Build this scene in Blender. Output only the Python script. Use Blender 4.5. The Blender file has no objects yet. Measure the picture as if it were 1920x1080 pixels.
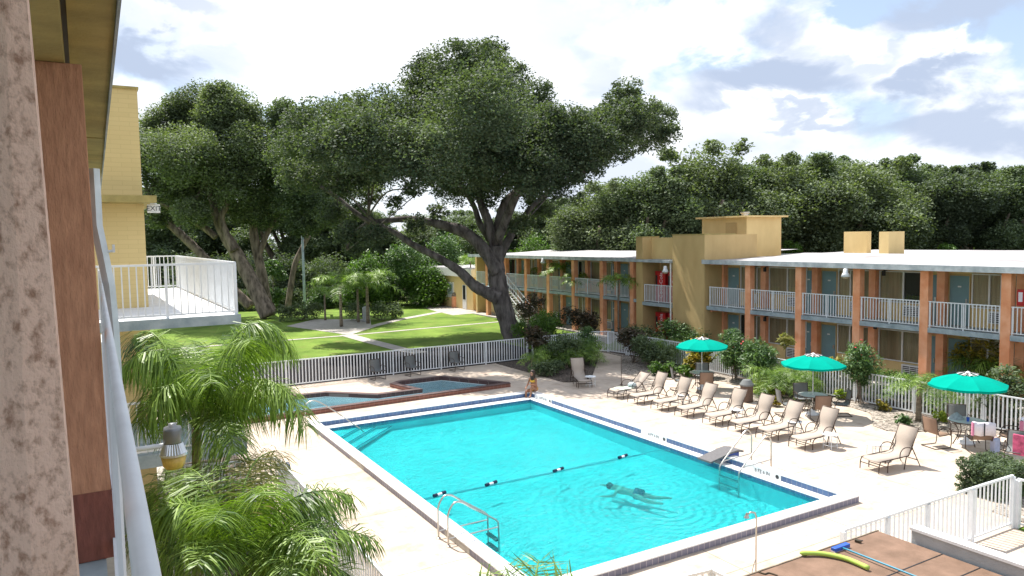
import bpy, math, random
import numpy as np
from mathutils import Vector, Matrix
from mathutils.geometry import tessellate_polygon
R = math.radians
sc = bpy.context.scene
COL = sc.collection

# ------------------------------------------------------------------ camera
FPX, EYE = 1385.85, 6.5
YAW, PITCH, ROLL = .525919, .067548, -.01613
def cam_basis():
    cy, sy = math.cos(YAW), math.sin(YAW)
    fwd = Vector((sy*math.cos(PITCH), cy*math.cos(PITCH), -math.sin(PITCH)))
    right = Vector((cy, -sy, 0)); up = right.cross(fwd)
    r = right*math.cos(ROLL)+up*math.sin(ROLL); u = -right*math.sin(ROLL)+up*math.cos(ROLL)
    return r, u, fwd
CR, CU, CF = cam_basis()
cd = bpy.data.cameras.new('camera'); cam = bpy.data.objects.new('camera', cd); COL.objects.link(cam)
cam.matrix_world = Matrix(((CR.x, CU.x, -CF.x, 0), (CR.y, CU.y, -CF.y, 0), (CR.z, CU.z, -CF.z, EYE), (0, 0, 0, 1)))
cd.sensor_width = 36; cd.lens = 36*FPX/1920; cd.clip_end = 1500; cd.clip_start = .05
sc.camera = cam
# measuring helpers: where a sight line of the photograph meets a plane of the real place
def ray(px, py): return CR*((px-960)/FPX) + CU*(-(py-540)/FPX) + CF
def G(px, py, z=0):
    d = ray(px, py); t = (z-EYE)/d.z; return Vector((d.x*t, d.y*t, z))
def onX(px, py, X):
    d = ray(px, py); t = X/d.x; return Vector((X, d.y*t, EYE+d.z*t))
def onY(px, py, Y):
    d = ray(px, py); t = Y/d.y; return Vector((d.x*t, Y, EYE+d.z*t))
def W(px, py, dep):
    d = ray(px, py); return Vector((d.x*dep, d.y*dep, EYE+d.z*dep))

# ------------------------------------------------------------------ light
SUN_EL, SUN_AZ = R(61), R(-10)          # azimuth from +Y towards +X
sd = bpy.data.lights.new('sun', 'SUN'); so = bpy.data.objects.new('sun', sd); COL.objects.link(so)
sd.energy = 5.0; sd.angle = R(.5); sd.color = (1, .95, .87)
tosun = Vector((math.sin(SUN_AZ)*math.cos(SUN_EL), math.cos(SUN_AZ)*math.cos(SUN_EL), math.sin(SUN_EL)))
so.rotation_euler = tosun.to_track_quat('Z', 'Y').to_euler()
so.location = (0, 0, 40)
sc.view_settings.view_transform = 'Standard'; sc.view_settings.look = 'None'
sc.view_settings.gamma = 1; sc.view_settings.exposure = .75
wd = bpy.data.worlds.new('World'); sc.world = wd; wd.use_nodes = True
nt = wd.node_tree; nt.nodes.clear()
def N(nt, t, **k):
    n = nt.nodes.new(t)
    for a, v in k.items():
        if a.startswith('i_'):
            key = a[2:]; key = int(key) if key.isdigit() else key.replace('_', ' ')
            n.inputs[key].default_value = v
        else: setattr(n, a, v)
    return n
def lk(nt, a, b): nt.links.new(a, b)
def ramp(nt, src, stops):
    r = N(nt, 'ShaderNodeValToRGB'); lk(nt, src, r.inputs[0]); e = r.color_ramp.elements
    while len(e) < len(stops): e.new(.5)
    for i, (p, c) in enumerate(stops):
        e[i].position = p; e[i].color = (*c, 1) if len(c) == 3 else c
    return r
def sky():
    sk = N(nt, 'ShaderNodeTexSky', sky_type='NISHITA', sun_disc=False, sun_elevation=SUN_EL, sun_rotation=SUN_AZ)
    s1 = N(nt, 'ShaderNodeVectorMath', operation='SCALE'); lk(nt, sk.outputs[0], s1.inputs[0]); s1.inputs['Scale'].default_value = .11
    tc = N(nt, 'ShaderNodeTexCoord')
    def cloud_noise(dz, scale=3.4, det=12):
        mp = N(nt, 'ShaderNodeMapping'); mp.inputs['Scale'].default_value = (1, 1, 1.9); mp.inputs['Location'].default_value = (2.3, .4, 1.7+dz)
        n = N(nt, 'ShaderNodeTexNoise', i_Scale=scale, i_Detail=det, i_Roughness=.55, i_Distortion=.25)
        lk(nt, tc.outputs['Generated'], mp.inputs[0]); lk(nt, mp.outputs[0], n.inputs['Vector']); return n
    n1, nb, n2 = cloud_noise(0), cloud_noise(.10), cloud_noise(.5, 8, 12)
    cov = ramp(nt, n1.outputs[0], [(.43, (0, 0, 0)), (.49, (1, 1, 1))])
    und = ramp(nt, nb.outputs[0], [(.50, (0, 0, 0)), (.60, (1, 1, 1))])
    warp = N(nt, 'ShaderNodeVectorMath', operation='SCALE'); lk(nt, n2.outputs['Color'], warp.inputs[0]); warp.inputs['Scale'].default_value = .20
    wv = N(nt, 'ShaderNodeVectorMath', operation='ADD'); lk(nt, tc.outputs['Generated'], wv.inputs[0]); lk(nt, warp.outputs[0], wv.inputs[1])
    off = Vector((.10, .10, .10))
    def blobs(lst):
        acc = None
        for (px, py, rx, ry, st) in lst:
            d = ray(px, py).normalized()+off
            df = N(nt, 'ShaderNodeVectorMath', operation='SUBTRACT'); lk(nt, wv.outputs[0], df.inputs[0]); df.inputs[1].default_value = d
            sx = N(nt, 'ShaderNodeVectorMath', operation='MULTIPLY'); lk(nt, df.outputs[0], sx.inputs[0])
            sx.inputs[1].default_value = (FPX/rx, FPX/rx, FPX/ry)
            ln = N(nt, 'ShaderNodeVectorMath', operation='LENGTH'); lk(nt, sx.outputs[0], ln.inputs[0])
            mr = N(nt, 'ShaderNodeMapRange', interpolation_type='SMOOTHSTEP'); lk(nt, ln.outputs['Value'], mr.inputs[0])
            mr.inputs[1].default_value = .42; mr.inputs[2].default_value = 1.25; mr.inputs[3].default_value = st; mr.inputs[4].default_value = 0
            if acc is None: acc = mr.outputs[0]
            else:
                m = N(nt, 'ShaderNodeMath', operation='MAXIMUM'); lk(nt, acc, m.inputs[0]); lk(nt, mr.outputs[0], m.inputs[1]); acc = m.outputs[0]
        return acc
    grey = blobs([(270, 125, 120, 50, 1.), (420, 100, 90, 45, .55), (300, 5, 150, 35, .7), (1440, 165, 190, 48, 1.), (1480, 80, 60, 50, .75), (1740, 145, 75, 30, 1.),
                  (1830, 230, 190, 50, .9), (1800, 20, 130, 45, .9), (1120, 120, 60, 90, .45), (1540, 235, 120, 18, .7), (1640, 105, 110, 22, .5)])
    wht = blobs([(700, 60, 420, 130, 1.), (1300, 60, 150, 60, .9), (1750, 110, 60, 22, .8), (1420, 225, 150, 20, .8), (1250, 280, 80, 20, .7), (1600, 60, 120, 30, .7), (1380, 60, 60, 60, .6)])
    base = N(nt, 'ShaderNodeMixRGB'); lk(nt, cov.outputs[0], base.inputs[0]); lk(nt, s1.outputs[0], base.inputs[1]); base.inputs[2].default_value = (.72, .735, .75, 1)
    # thin bright veil over the whole sky
    veil = N(nt, 'ShaderNodeMixRGB'); veil.inputs[0].default_value = .35; lk(nt, base.outputs[0], veil.inputs[1]); veil.inputs[2].default_value = (.50, .57, .70, 1)
    w1 = N(nt, 'ShaderNodeMixRGB'); lk(nt, wht, w1.inputs[0]); lk(nt, veil.outputs[0], w1.inputs[1]); w1.inputs[2].default_value = (.88, .88, .88, 1)
    u = N(nt, 'ShaderNodeMath', operation='MULTIPLY'); lk(nt, und.outputs[0], u.inputs[0]); u.inputs[1].default_value = .42
    um = N(nt, 'ShaderNodeMath', operation='MAXIMUM'); lk(nt, u.outputs[0], um.inputs[0]); lk(nt, grey, um.inputs[1])
    g1 = N(nt, 'ShaderNodeMixRGB'); lk(nt, um.outputs[0], g1.inputs[0]); lk(nt, w1.outputs[0], g1.inputs[1]); g1.inputs[2].default_value = (.335, .395, .51, 1)
    bg = N(nt, 'ShaderNodeBackground'); lk(nt, g1.outputs[0], bg.inputs[0]); bg.inputs[1].default_value = 1.0
    out = N(nt, 'ShaderNodeOutputWorld'); lk(nt, bg.outputs[0], out.inputs[0])
sky()
sc.render.engine = 'CYCLES'
sc.cycles.max_bounces = 6; sc.cycles.transparent_max_bounces = 12; sc.cycles.diffuse_bounces = 3; sc.cycles.glossy_bounces = 2

# ------------------------------------------------------------------ materials
MATS = {}
def mat(name, col, rough=.7, var=.12, scale=3., bump=0., bscale=40., col2=None, spec=.4, metal=0., leaf=False, coords='Object', detail=6, stretch=None, trans=0., lo=.35, hi=.65):
    if name in MATS: return MATS[name]
    m = bpy.data.materials.new(name); m.use_nodes = True; t = m.node_tree; t.nodes.clear()
    out = N(t, 'ShaderNodeOutputMaterial'); p = N(t, 'ShaderNodeBsdfPrincipled')
    p.inputs['Roughness'].default_value = rough; p.inputs['Metallic'].default_value = metal
    p.inputs['Specular IOR Level'].default_value = spec
    tc = N(t, 'ShaderNodeTexCoord'); mp = N(t, 'ShaderNodeMapping'); lk(t, tc.outputs[coords], mp.inputs[0])
    if stretch: mp.inputs['Scale'].default_value = stretch
    nz = N(t, 'ShaderNodeTexNoise', i_Scale=scale, i_Detail=detail, i_Roughness=.6); lk(t, mp.outputs[0], nz.inputs['Vector'])
    c = Vector(col)
    a = tuple(c*(1-var)); b = tuple(min(1, x) for x in c*(1+var)) if col2 is None else col2
    src = nz.outputs[0]
    if leaf:
        gi = N(t, 'ShaderNodeNewGeometry'); mx = N(t, 'ShaderNodeMath', operation='MULTIPLY_ADD')
        lk(t, gi.outputs['Random Per Island'], mx.inputs[0]); mx.inputs[1].default_value = .34; mm = N(t, 'ShaderNodeMath', operation='SUBTRACT')
        lk(t, nz.outputs[0], mm.inputs[0]); mm.inputs[1].default_value = .17; lk(t, mm.outputs[0], mx.inputs[2]); src = mx.outputs[0]
    r = ramp(t, src, [(lo, a), (hi, b)])
    lk(t, r.outputs[0], p.inputs['Base Color'])
    if bump:
        nb = N(t, 'ShaderNodeTexNoise', i_Scale=bscale, i_Detail=5, i_Roughness=.65); lk(t, mp.outputs[0], nb.inputs['Vector'])
        bp = N(t, 'ShaderNodeBump', i_Strength=bump, i_Distance=.02); lk(t, nb.outputs[0], bp.inputs['Height']); lk(t, bp.outputs[0], p.inputs['Normal'])
    if trans:
        tr = N(t, 'ShaderNodeBsdfTranslucent'); g = N(t, 'ShaderNodeMixRGB', blend_type='MULTIPLY'); g.inputs[0].default_value = 1
        lk(t, r.outputs[0], g.inputs[1]); g.inputs[2].default_value = (1.5, 1.7, .5, 1); lk(t, g.outputs[0], tr.inputs[0])
        ms = N(t, 'ShaderNodeMixShader'); ms.inputs[0].default_value = trans
        lk(t, p.outputs[0], ms.inputs[1]); lk(t, tr.outputs[0], ms.inputs[2]); lk(t, ms.outputs[0], out.inputs[0])
    else: lk(t, p.outputs[0], out.inputs[0])
    MATS[name] = m; return m
def nodes(m): return m.node_tree
def principled(m): return [n for n in m.node_tree.nodes if n.type == 'BSDF_PRINCIPLED'][0]

# deck: coated concrete with joints, stains
def deck_mat():
    m = mat('deck_concrete', (.51, .42, .345), .85, .10, .6, .25, 60, col2=(.59, .50, .415)); t = m.node_tree; p = principled(m)
    old = p.inputs['Base Color'].links[0].from_socket
    tc = N(t, 'ShaderNodeTexCoord')
    n2 = N(t, 'ShaderNodeTexNoise', i_Scale=2.2, i_Detail=8, i_Roughness=.7); lk(t, tc.outputs['Object'], n2.inputs['Vector'])
    r2 = ramp(t, n2.outputs[0], [(.50, (1, 1, 1)), (.72, (.74, .66, .60))])
    mu = N(t, 'ShaderNodeMixRGB', blend_type='MULTIPLY'); mu.inputs[0].default_value = 1; lk(t, old, mu.inputs[1]); lk(t, r2.outputs[0], mu.inputs[2])
    br = N(t, 'ShaderNodeTexBrick', offset=0, i_Scale=1, i_Mortar_Size=.012, i_Brick_Width=3.6, i_Row_Height=3.3); br.inputs['Color1'].default_value = br.inputs['Color2'].default_value = (1, 1, 1, 1)
    br.inputs['Mortar'].default_value = (.45, .40, .36, 1); lk(t, tc.outputs['Object'], br.inputs['Vector'])
    m2 = N(t, 'ShaderNodeMixRGB', blend_type='MULTIPLY'); m2.inputs[0].default_value = .8; lk(t, mu.outputs[0], m2.inputs[1]); lk(t, br.outputs[0], m2.inputs[2])
    lk(t, m2.outputs[0], p.inputs['Base Color']); return m
def tile_mat(name, c1, c2, mort, w, h, rough=.35, coords='Object', vertical=None, ms=.006):
    m = mat(name, c1, rough); t = m.node_tree; p = principled(m)
    tc = N(t, 'ShaderNodeTexCoord'); sp = N(t, 'ShaderNodeSeparateXYZ'); lk(t, tc.outputs[coords], sp.inputs[0])
    ad = N(t, 'ShaderNodeMath', operation='ADD'); lk(t, sp.outputs[0], ad.inputs[0]); lk(t, sp.outputs[1], ad.inputs[1])
    cb = N(t, 'ShaderNodeCombineXYZ'); lk(t, ad.outputs[0], cb.inputs[0]); lk(t, sp.outputs[2], cb.inputs[1])
    br = N(t, 'ShaderNodeTexBrick', offset=vertical or 0, i_Scale=1, i_Mortar_Size=ms, i_Brick_Width=w, i_Row_Height=h)
    br.inputs['Color1'].default_value = (*c1, 1); br.inputs['Color2'].default_value = (*c2, 1); br.inputs['Mortar'].default_value = (*mort, 1)
    lk(t, cb.outputs[0], br.inputs['Vector']); lk(t, br.outputs[0], p.inputs['Base Color'])
    bp = N(t, 'ShaderNodeBump', i_Strength=.35, i_Distance=.01, invert=True); lk(t, br.outputs['Fac'], bp.inputs['Height']); lk(t, bp.outputs[0], p.inputs['Normal'])
    return m
M_deck = deck_mat()
M_grass = mat('lawn_grass', (.085, .16, .02), .9, .1, .35, .9, 60, col2=(.20, .30, .05), spec=.15, detail=12)
M_ground = mat('far_ground', (.03, .042, .015), .95, .2, .25, .6, 20, col2=(.06, .065, .03), spec=.1, detail=10)
M_mulch = mat('mulch', (.06, .048, .042), .95, .2, 18, 1., 30, col2=(.24, .20, .17), spec=.1, detail=10, lo=.42, hi=.66)
M_gravel = mat('shell_gravel', (.14, .12, .10), .95, .2, 14, 1., 30, col2=(.52, .46, .40), spec=.1, detail=10, lo=.4, hi=.62)
M_path = mat('path_concrete', (.42, .39, .35), .9, .15, 2.5, .3, 50, detail=9)
M_coping = mat('white_coping', (.74, .75, .76), .6, .07, 2, .15, 30)
M_btile = tile_mat('blue_tile', (.06, .12, .26), (.09, .17, .34), (.25, .3, .38), .155, .155, .25)
M_gtile = tile_mat('grey_tile', (.16, .16, .22), (.19, .19, .26), (.45, .42, .45), .155, .17, .4)
M_rtile = tile_mat('red_brick_edge', (.20, .075, .05), (.26, .10, .07), (.34, .22, .18), .2, .09, .6)
M_darktile = tile_mat('dark_brick_coping', (.075, .045, .045), (.12, .06, .055), (.2, .16, .15), .2, .2, .6)
M_floor = mat('pool_plaster', (.50, .85, .88), .7, .06, .8, 0)
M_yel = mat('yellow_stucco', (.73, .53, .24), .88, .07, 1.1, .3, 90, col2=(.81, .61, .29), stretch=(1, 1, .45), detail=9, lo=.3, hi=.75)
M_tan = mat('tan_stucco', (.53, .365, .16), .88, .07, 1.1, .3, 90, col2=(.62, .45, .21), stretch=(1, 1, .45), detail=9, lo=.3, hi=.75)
M_or = mat('orange_paint', (.86, .34, .16), .8, .12, 1.6, .2, 60, col2=(.90, .46, .27))
M_slab = mat('slab_edge_paint', (.28, .36, .40), .75, .18, 2.5, .2, 30, col2=(.40, .47, .50))
M_white = mat('white_metal_paint', (.74, .77, .80), .45, .06, 5)
M_whitew = mat('white_wood', (.70, .69, .66), .6, .06, 5)
M_bronze = mat('bronze_frame', (.075, .052, .04), .45, .15, 10, metal=.4)
M_steel = mat('stainless_tube', (.52, .50, .47), .28, .05, 6, metal=.85)
M_door = mat('blue_door', (.17, .28, .30), .6, .06, 2)
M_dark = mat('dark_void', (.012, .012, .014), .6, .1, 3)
M_bark = mat('oak_bark', (.085, .075, .07), .95, .3, 3.5, 1., 9, col2=(.20, .18, .17), spec=.15, detail=12, stretch=(1, 1, .3))
M_bark2 = mat('brown_bark', (.13, .105, .085), .95, .3, 3.5, 1., 9, col2=(.32, .26, .21), spec=.15, detail=12, stretch=(1, 1, .3))  # lighter, browner bark for the other oaks and the shrub stems
M_oak = mat('oak_leaf', (.060, .088, .058), .65, .2, .28, col2=(.15, .19, .12), leaf=True, spec=.22, trans=.26, lo=.28, hi=.72)
M_oak2 = mat('oak_leaf_olive', (.075, .105, .055), .65, .2, .25, col2=(.22, .27, .155), leaf=True, spec=.3, trans=.24, lo=.28, hi=.72)
M_oak3 = mat('oak_leaf_mid', (.062, .098, .052), .65, .2, .25, col2=(.18, .235, .13), leaf=True, spec=.3, trans=.24, lo=.28, hi=.72)
M_bright = mat('bright_leaf', (.045, .10, .02), .5, .2, .4, col2=(.14, .25, .05), leaf=True, spec=.35, trans=.28, lo=.28, hi=.72)
M_palm = mat('palm_leaf', (.035, .10, .013), .45, .2, 1.2, col2=(.27, .40, .07), leaf=True, spec=.4, trans=.2, lo=.28, hi=.72)
M_palmd = mat('palm_leaf_dry', (.12, .16, .03), .5, .2, 1.2, col2=(.34, .30, .10), leaf=True, spec=.3, trans=.3, lo=.28, hi=.72)
M_olean = mat('oleander_leaf', (.045, .11, .035), .5, .2, 2., col2=(.15, .24, .09), leaf=True, spec=.35, trans=.2, lo=.28, hi=.72)
M_croton = mat('croton_leaf', (.07, .10, .02), .5, .2, 2., col2=(.48, .36, .05), leaf=True, spec=.35, trans=.25, lo=.3, hi=.75)
M_redleaf = mat('red_leaf', (.030, .040, .022), .5, .2, 2., col2=(.12, .08, .05), leaf=True, spec=.4, trans=.15, lo=.3, hi=.75)
M_ptrunk = mat('palm_trunk', (.16, .12, .085), .9, .25, 4, .8, 20, col2=(.30, .25, .19), stretch=(1, 1, 5))
M_sling = mat('beige_sling', (.42, .355, .30), .75, .05, 60, .1, 200)
M_slingb = mat('brown_sling', (.26, .17, .12), .7, .08, 60, .2, 200)
M_slingg = mat('grey_sling', (.16, .17, .17), .7, .08, 60, .2, 200)
M_teal = mat('teal_canvas', (.0, .30, .23), .95, .05, 3, spec=.05)
M_glass = mat('table_glass', (.55, .62, .60), .12, .04, 5)
M_blk = mat('black_plastic', (.02, .022, .026), .4, .1, 5)
M_skin = mat('skin', (.30, .14, .08), .5, .06, 8)
M_skin2 = mat('skin_under_water', (.80, .50, .42), .6, .06, 8)
M_hair = mat('dark_hair', (.025, .014, .01), .5, .1, 20)
M_bik = mat('yellow_cloth', (.75, .42, .05), .7, .05, 8)
M_towel = mat('white_towel', (.76, .72, .78), .95, .05, 30, .4, 150)
M_pink = mat('pink_trim', (.55, .20, .32), .9, .05, 30)
M_red = mat('red_enamel', (.42, .012, .015), .3, .05, 4)
M_brownroof = mat('brown_roofing', (.20, .125, .085), .92, .12, 3, .6, 120, col2=(.27, .17, .12), detail=10)
M_greyw = mat('grey_wall', (.42, .44, .45), .85, .12, 2, .3, 30, detail=9)
M_noodle = mat('lime_foam', (.38, .55, .10), .7, .05, 6)
M_blueb = mat('blue_plastic', (.03, .10, .45), .4, .1, 6)
M_tpole = mat('teal_pole', (.03, .22, .33), .4, .08, 6)

# roof membrane with dirt towards its edges
M_roof = mat('roof_membrane', (.40, .39, .405), .8, .08, .5, .25, 12, col2=(.50, .49, .50), detail=10)
def roof_dirt(m):
    t = m.node_tree; p = principled(m); old = p.inputs['Base Color'].links[0].from_socket; tc = N(t, 'ShaderNodeTexCoord')
    mp = N(t, 'ShaderNodeMapping'); mp.inputs['Scale'].default_value = (1.2, .25, 1); lk(t, tc.outputs['Object'], mp.inputs[0])
    n = N(t, 'ShaderNodeTexNoise', i_Scale=1.1, i_Detail=10, i_Roughness=.72); lk(t, mp.outputs[0], n.inputs['Vector'])
    r = ramp(t, n.outputs[0], [(.46, (1, 1, 1)), (.68, (.55, .51, .49))])
    mu = N(t, 'ShaderNodeMixRGB', blend_type='MULTIPLY'); mu.inputs[0].default_value = 1; lk(t, old, mu.inputs[1]); lk(t, r.outputs[0], mu.inputs[2]); lk(t, mu.outputs[0], p.inputs['Base Color'])
roof_dirt(M_roof)
M_fascia = mat('weathered_fascia', (.36, .42, .45), .8, .2, 2.2, .3, 14, col2=(.52, .56, .58), detail=10)
# yellow painted block wall of the stair tower
M_brickyel = tile_mat('yellow_block_wall', (.70, .535, .245), (.67, .51, .23), (.61, .46, .20), .40, .10, .85, vertical=.5, ms=.005)
M_siding = mat('yellow_siding', (.60, .46, .17), .8, .06, 1.5, .2, 40)
M_stucco = mat('terracotta_stucco', (.56, .27, .155), .9, .16, 30, 1., 60, col2=(.64, .325, .19), stretch=(1, 1, .22))
M_stucco2 = mat('dark_terracotta', (.24, .085, .06), .9, .16, 30, 1., 60, stretch=(1, 1, .25))
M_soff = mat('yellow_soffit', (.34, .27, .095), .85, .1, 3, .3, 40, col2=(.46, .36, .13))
M_post = mat('peeling_paint', (.54, .32, .225), .9, .2, 60, .6, 120, col2=(.90, .64, .51), detail=12, stretch=(1, 1, .7), lo=.34, hi=.52)

def water_mat(name, tint, deep, ring=None, dif=.16):
    m = bpy.data.materials.new(name); m.use_nodes = True; t = m.node_tree; t.nodes.clear()
    out = N(t, 'ShaderNodeOutputMaterial'); tc = N(t, 'ShaderNodeTexCoord')
    mp = N(t, 'ShaderNodeMapping'); mp.inputs['Scale'].default_value = (1, 2.1, 1); mp.inputs['Rotation'].default_value = (0, 0, .5); lk(t, tc.outputs['Object'], mp.inputs[0])
    n1 = N(t, 'ShaderNodeTexNoise', i_Scale=3.0, i_Detail=5, i_Roughness=.55, i_Distortion=1.8); lk(t, mp.outputs[0], n1.inputs['Vector'])
    h = n1.outputs[0]
    if ring:
        mr = N(t, 'ShaderNodeMapping'); mr.inputs['Location'].default_value = (-ring[0], -ring[1], 0); lk(t, tc.outputs['Object'], mr.inputs[0])
        wv = N(t, 'ShaderNodeTexWave', wave_type='RINGS', rings_direction='Z', i_Scale=1.3, i_Distortion=1.6, i_Detail=2); lk(t, mr.outputs[0], wv.inputs['Vector'])
        ln = N(t, 'ShaderNodeVectorMath', operation='LENGTH'); lk(t, mr.outputs[0], ln.inputs[0])
        fa = N(t, 'ShaderNodeMapRange', i_1=.6, i_2=4.2, i_3=.32, i_4=0.); lk(t, ln.outputs['Value'], fa.inputs[0])
        ma = N(t, 'ShaderNodeMath', operation='MULTIPLY_ADD'); lk(t, wv.outputs[0], ma.inputs[0]); lk(t, fa.outputs[0], ma.inputs[1]); lk(t, n1.outputs[0], ma.inputs[2]); h = ma.outputs[0]
    bp = N(t, 'ShaderNodeBump', i_Strength=1., i_Distance=.50); lk(t, h, bp.inputs['Height'])
    tr = N(t, 'ShaderNodeBsdfTransparent'); tr.inputs[0].default_value = (*tint, 1)
    df = N(t, 'ShaderNodeBsdfDiffuse'); df.inputs[0].default_value = (*deep, 1); 
    bp2 = N(t, 'ShaderNodeBump', i_Strength=1., i_Distance=1.4); lk(t, h, bp2.inputs['Height']); lk(t, bp2.outputs[0], df.inputs['Normal'])
    mx = N(t, 'ShaderNodeMixShader'); mx.inputs[0].default_value = dif; lk(t, tr.outputs[0], mx.inputs[1]); lk(t, df.outputs[0], mx.inputs[2])
    gl = N(t, 'ShaderNodeBsdfGlossy'); gl.inputs['Roughness'].default_value = .06; lk(t, bp.outputs[0], gl.inputs['Normal'])
    fr = N(t, 'ShaderNodeFresnel', i_IOR=1.33); bp3 = N(t, 'ShaderNodeBump', i_Strength=1., i_Distance=.17); lk(t, h, bp3.inputs['Height']); lk(t, bp3.outputs[0], fr.inputs['Normal'])
    m2 = N(t, 'ShaderNodeMixShader'); lk(t, fr.outputs[0], m2.inputs[0]); lk(t, mx.outputs[0], m2.inputs[1]); lk(t, gl.outputs[0], m2.inputs[2])
    lk(t, m2.outputs[0], out.inputs[0]); return m
def pane_mat():
    m = bpy.data.materials.new('window_pane'); m.use_nodes = True; t = m.node_tree; t.nodes.clear()
    out = N(t, 'ShaderNodeOutputMaterial'); tr = N(t, 'ShaderNodeBsdfTransparent'); tr.inputs[0].default_value = (.86, .86, .82, 1)
    gl = N(t, 'ShaderNodeBsdfGlossy'); gl.inputs['Roughness'].default_value = .03
    lw = N(t, 'ShaderNodeFresnel', i_IOR=1.5); mx = N(t, 'ShaderNodeMixShader'); lk(t, lw.outputs[0], mx.inputs[0]); lk(t, tr.outputs[0], mx.inputs[1]); lk(t, gl.outputs[0], mx.inputs[2]); lk(t, mx.outputs[0], out.inputs[0]); return m
M_pane = pane_mat()
M_curt = mat('tan_curtain', (.42, .34, .22), .9, .12, 3, col2=(.52, .43, .30), stretch=(1, 3, .1))

def turf_wear(m):
    t = m.node_tree; p = principled(m); old = p.inputs['Base Color'].links[0].from_socket; tc = N(t, 'ShaderNodeTexCoord')
    n = N(t, 'ShaderNodeTexNoise', i_Scale=.8, i_Detail=12, i_Roughness=.75); lk(t, tc.outputs['Object'], n.inputs['Vector'])
    r_ = ramp(t, n.outputs[0], [(.52, (0, 0, 0)), (.70, (1, 1, 1))]); mu = N(t, 'ShaderNodeMixRGB'); f = N(t, 'ShaderNodeMath', operation='MULTIPLY'); f.inputs[1].default_value = .7
    lk(t, r_.outputs[0], f.inputs[0]); lk(t, f.outputs[0], mu.inputs[0]); lk(t, old, mu.inputs[1]); mu.inputs[2].default_value = (.24, .21, .07, 1); lk(t, mu.outputs[0], p.inputs['Base Color'])
turf_wear(M_grass)
# ------------------------------------------------------------------ object helpers
RW = {}
def tag(o, label=None, cat=None, group=None, kind=None):
    if label: o['label'] = label
    if cat: o['category'] = cat
    if group: o['group'] = group
    if kind: o['kind'] = kind
    return o
def thing(name, label, cat, loc=(0, 0, 0), rz=0, group=None):
    o = bpy.data.objects.new(name, None); COL.objects.link(o); o.empty_display_size = .2
    o.location = loc; o.rotation_euler = (0, 0, rz); RW[o] = Matrix.Translation(Vector(loc)) @ Matrix.Rotation(rz, 4, 'Z')
    return tag(o, label, cat, group)
def root_of(o):
    while o.parent: o = o.parent
    return o
def place(o, loc, rz=0):
    o.location = loc; o.rotation_euler = (0, 0, rz)
def link_mesh(name, me, m, parent=None, world=False):
    o = bpy.data.objects.new(name, me); COL.objects.link(o)
    if m is not None: me.materials.append(m)
    if parent is not None:
        if world: me.transform(RW[root_of(parent)].inverted())
        o.parent = parent
    return o
def kids(o): return [c for c in o.children]
def dup(o, loc=None, rz=None, label=None, group=None, scale=None, parent=None):
    c = o.copy(); COL.objects.link(c)
    if parent is not None: c.parent = parent
    if loc is not None: c.location = loc
    if rz is not None: c.rotation_euler = (0, 0, rz)
    if scale is not None: c.scale = scale if hasattr(scale, '__len__') else (scale,)*3
    if label: c['label'] = label
    if group: c['group'] = group
    for k in kids(o): dup(k, parent=c)
    return c
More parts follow.
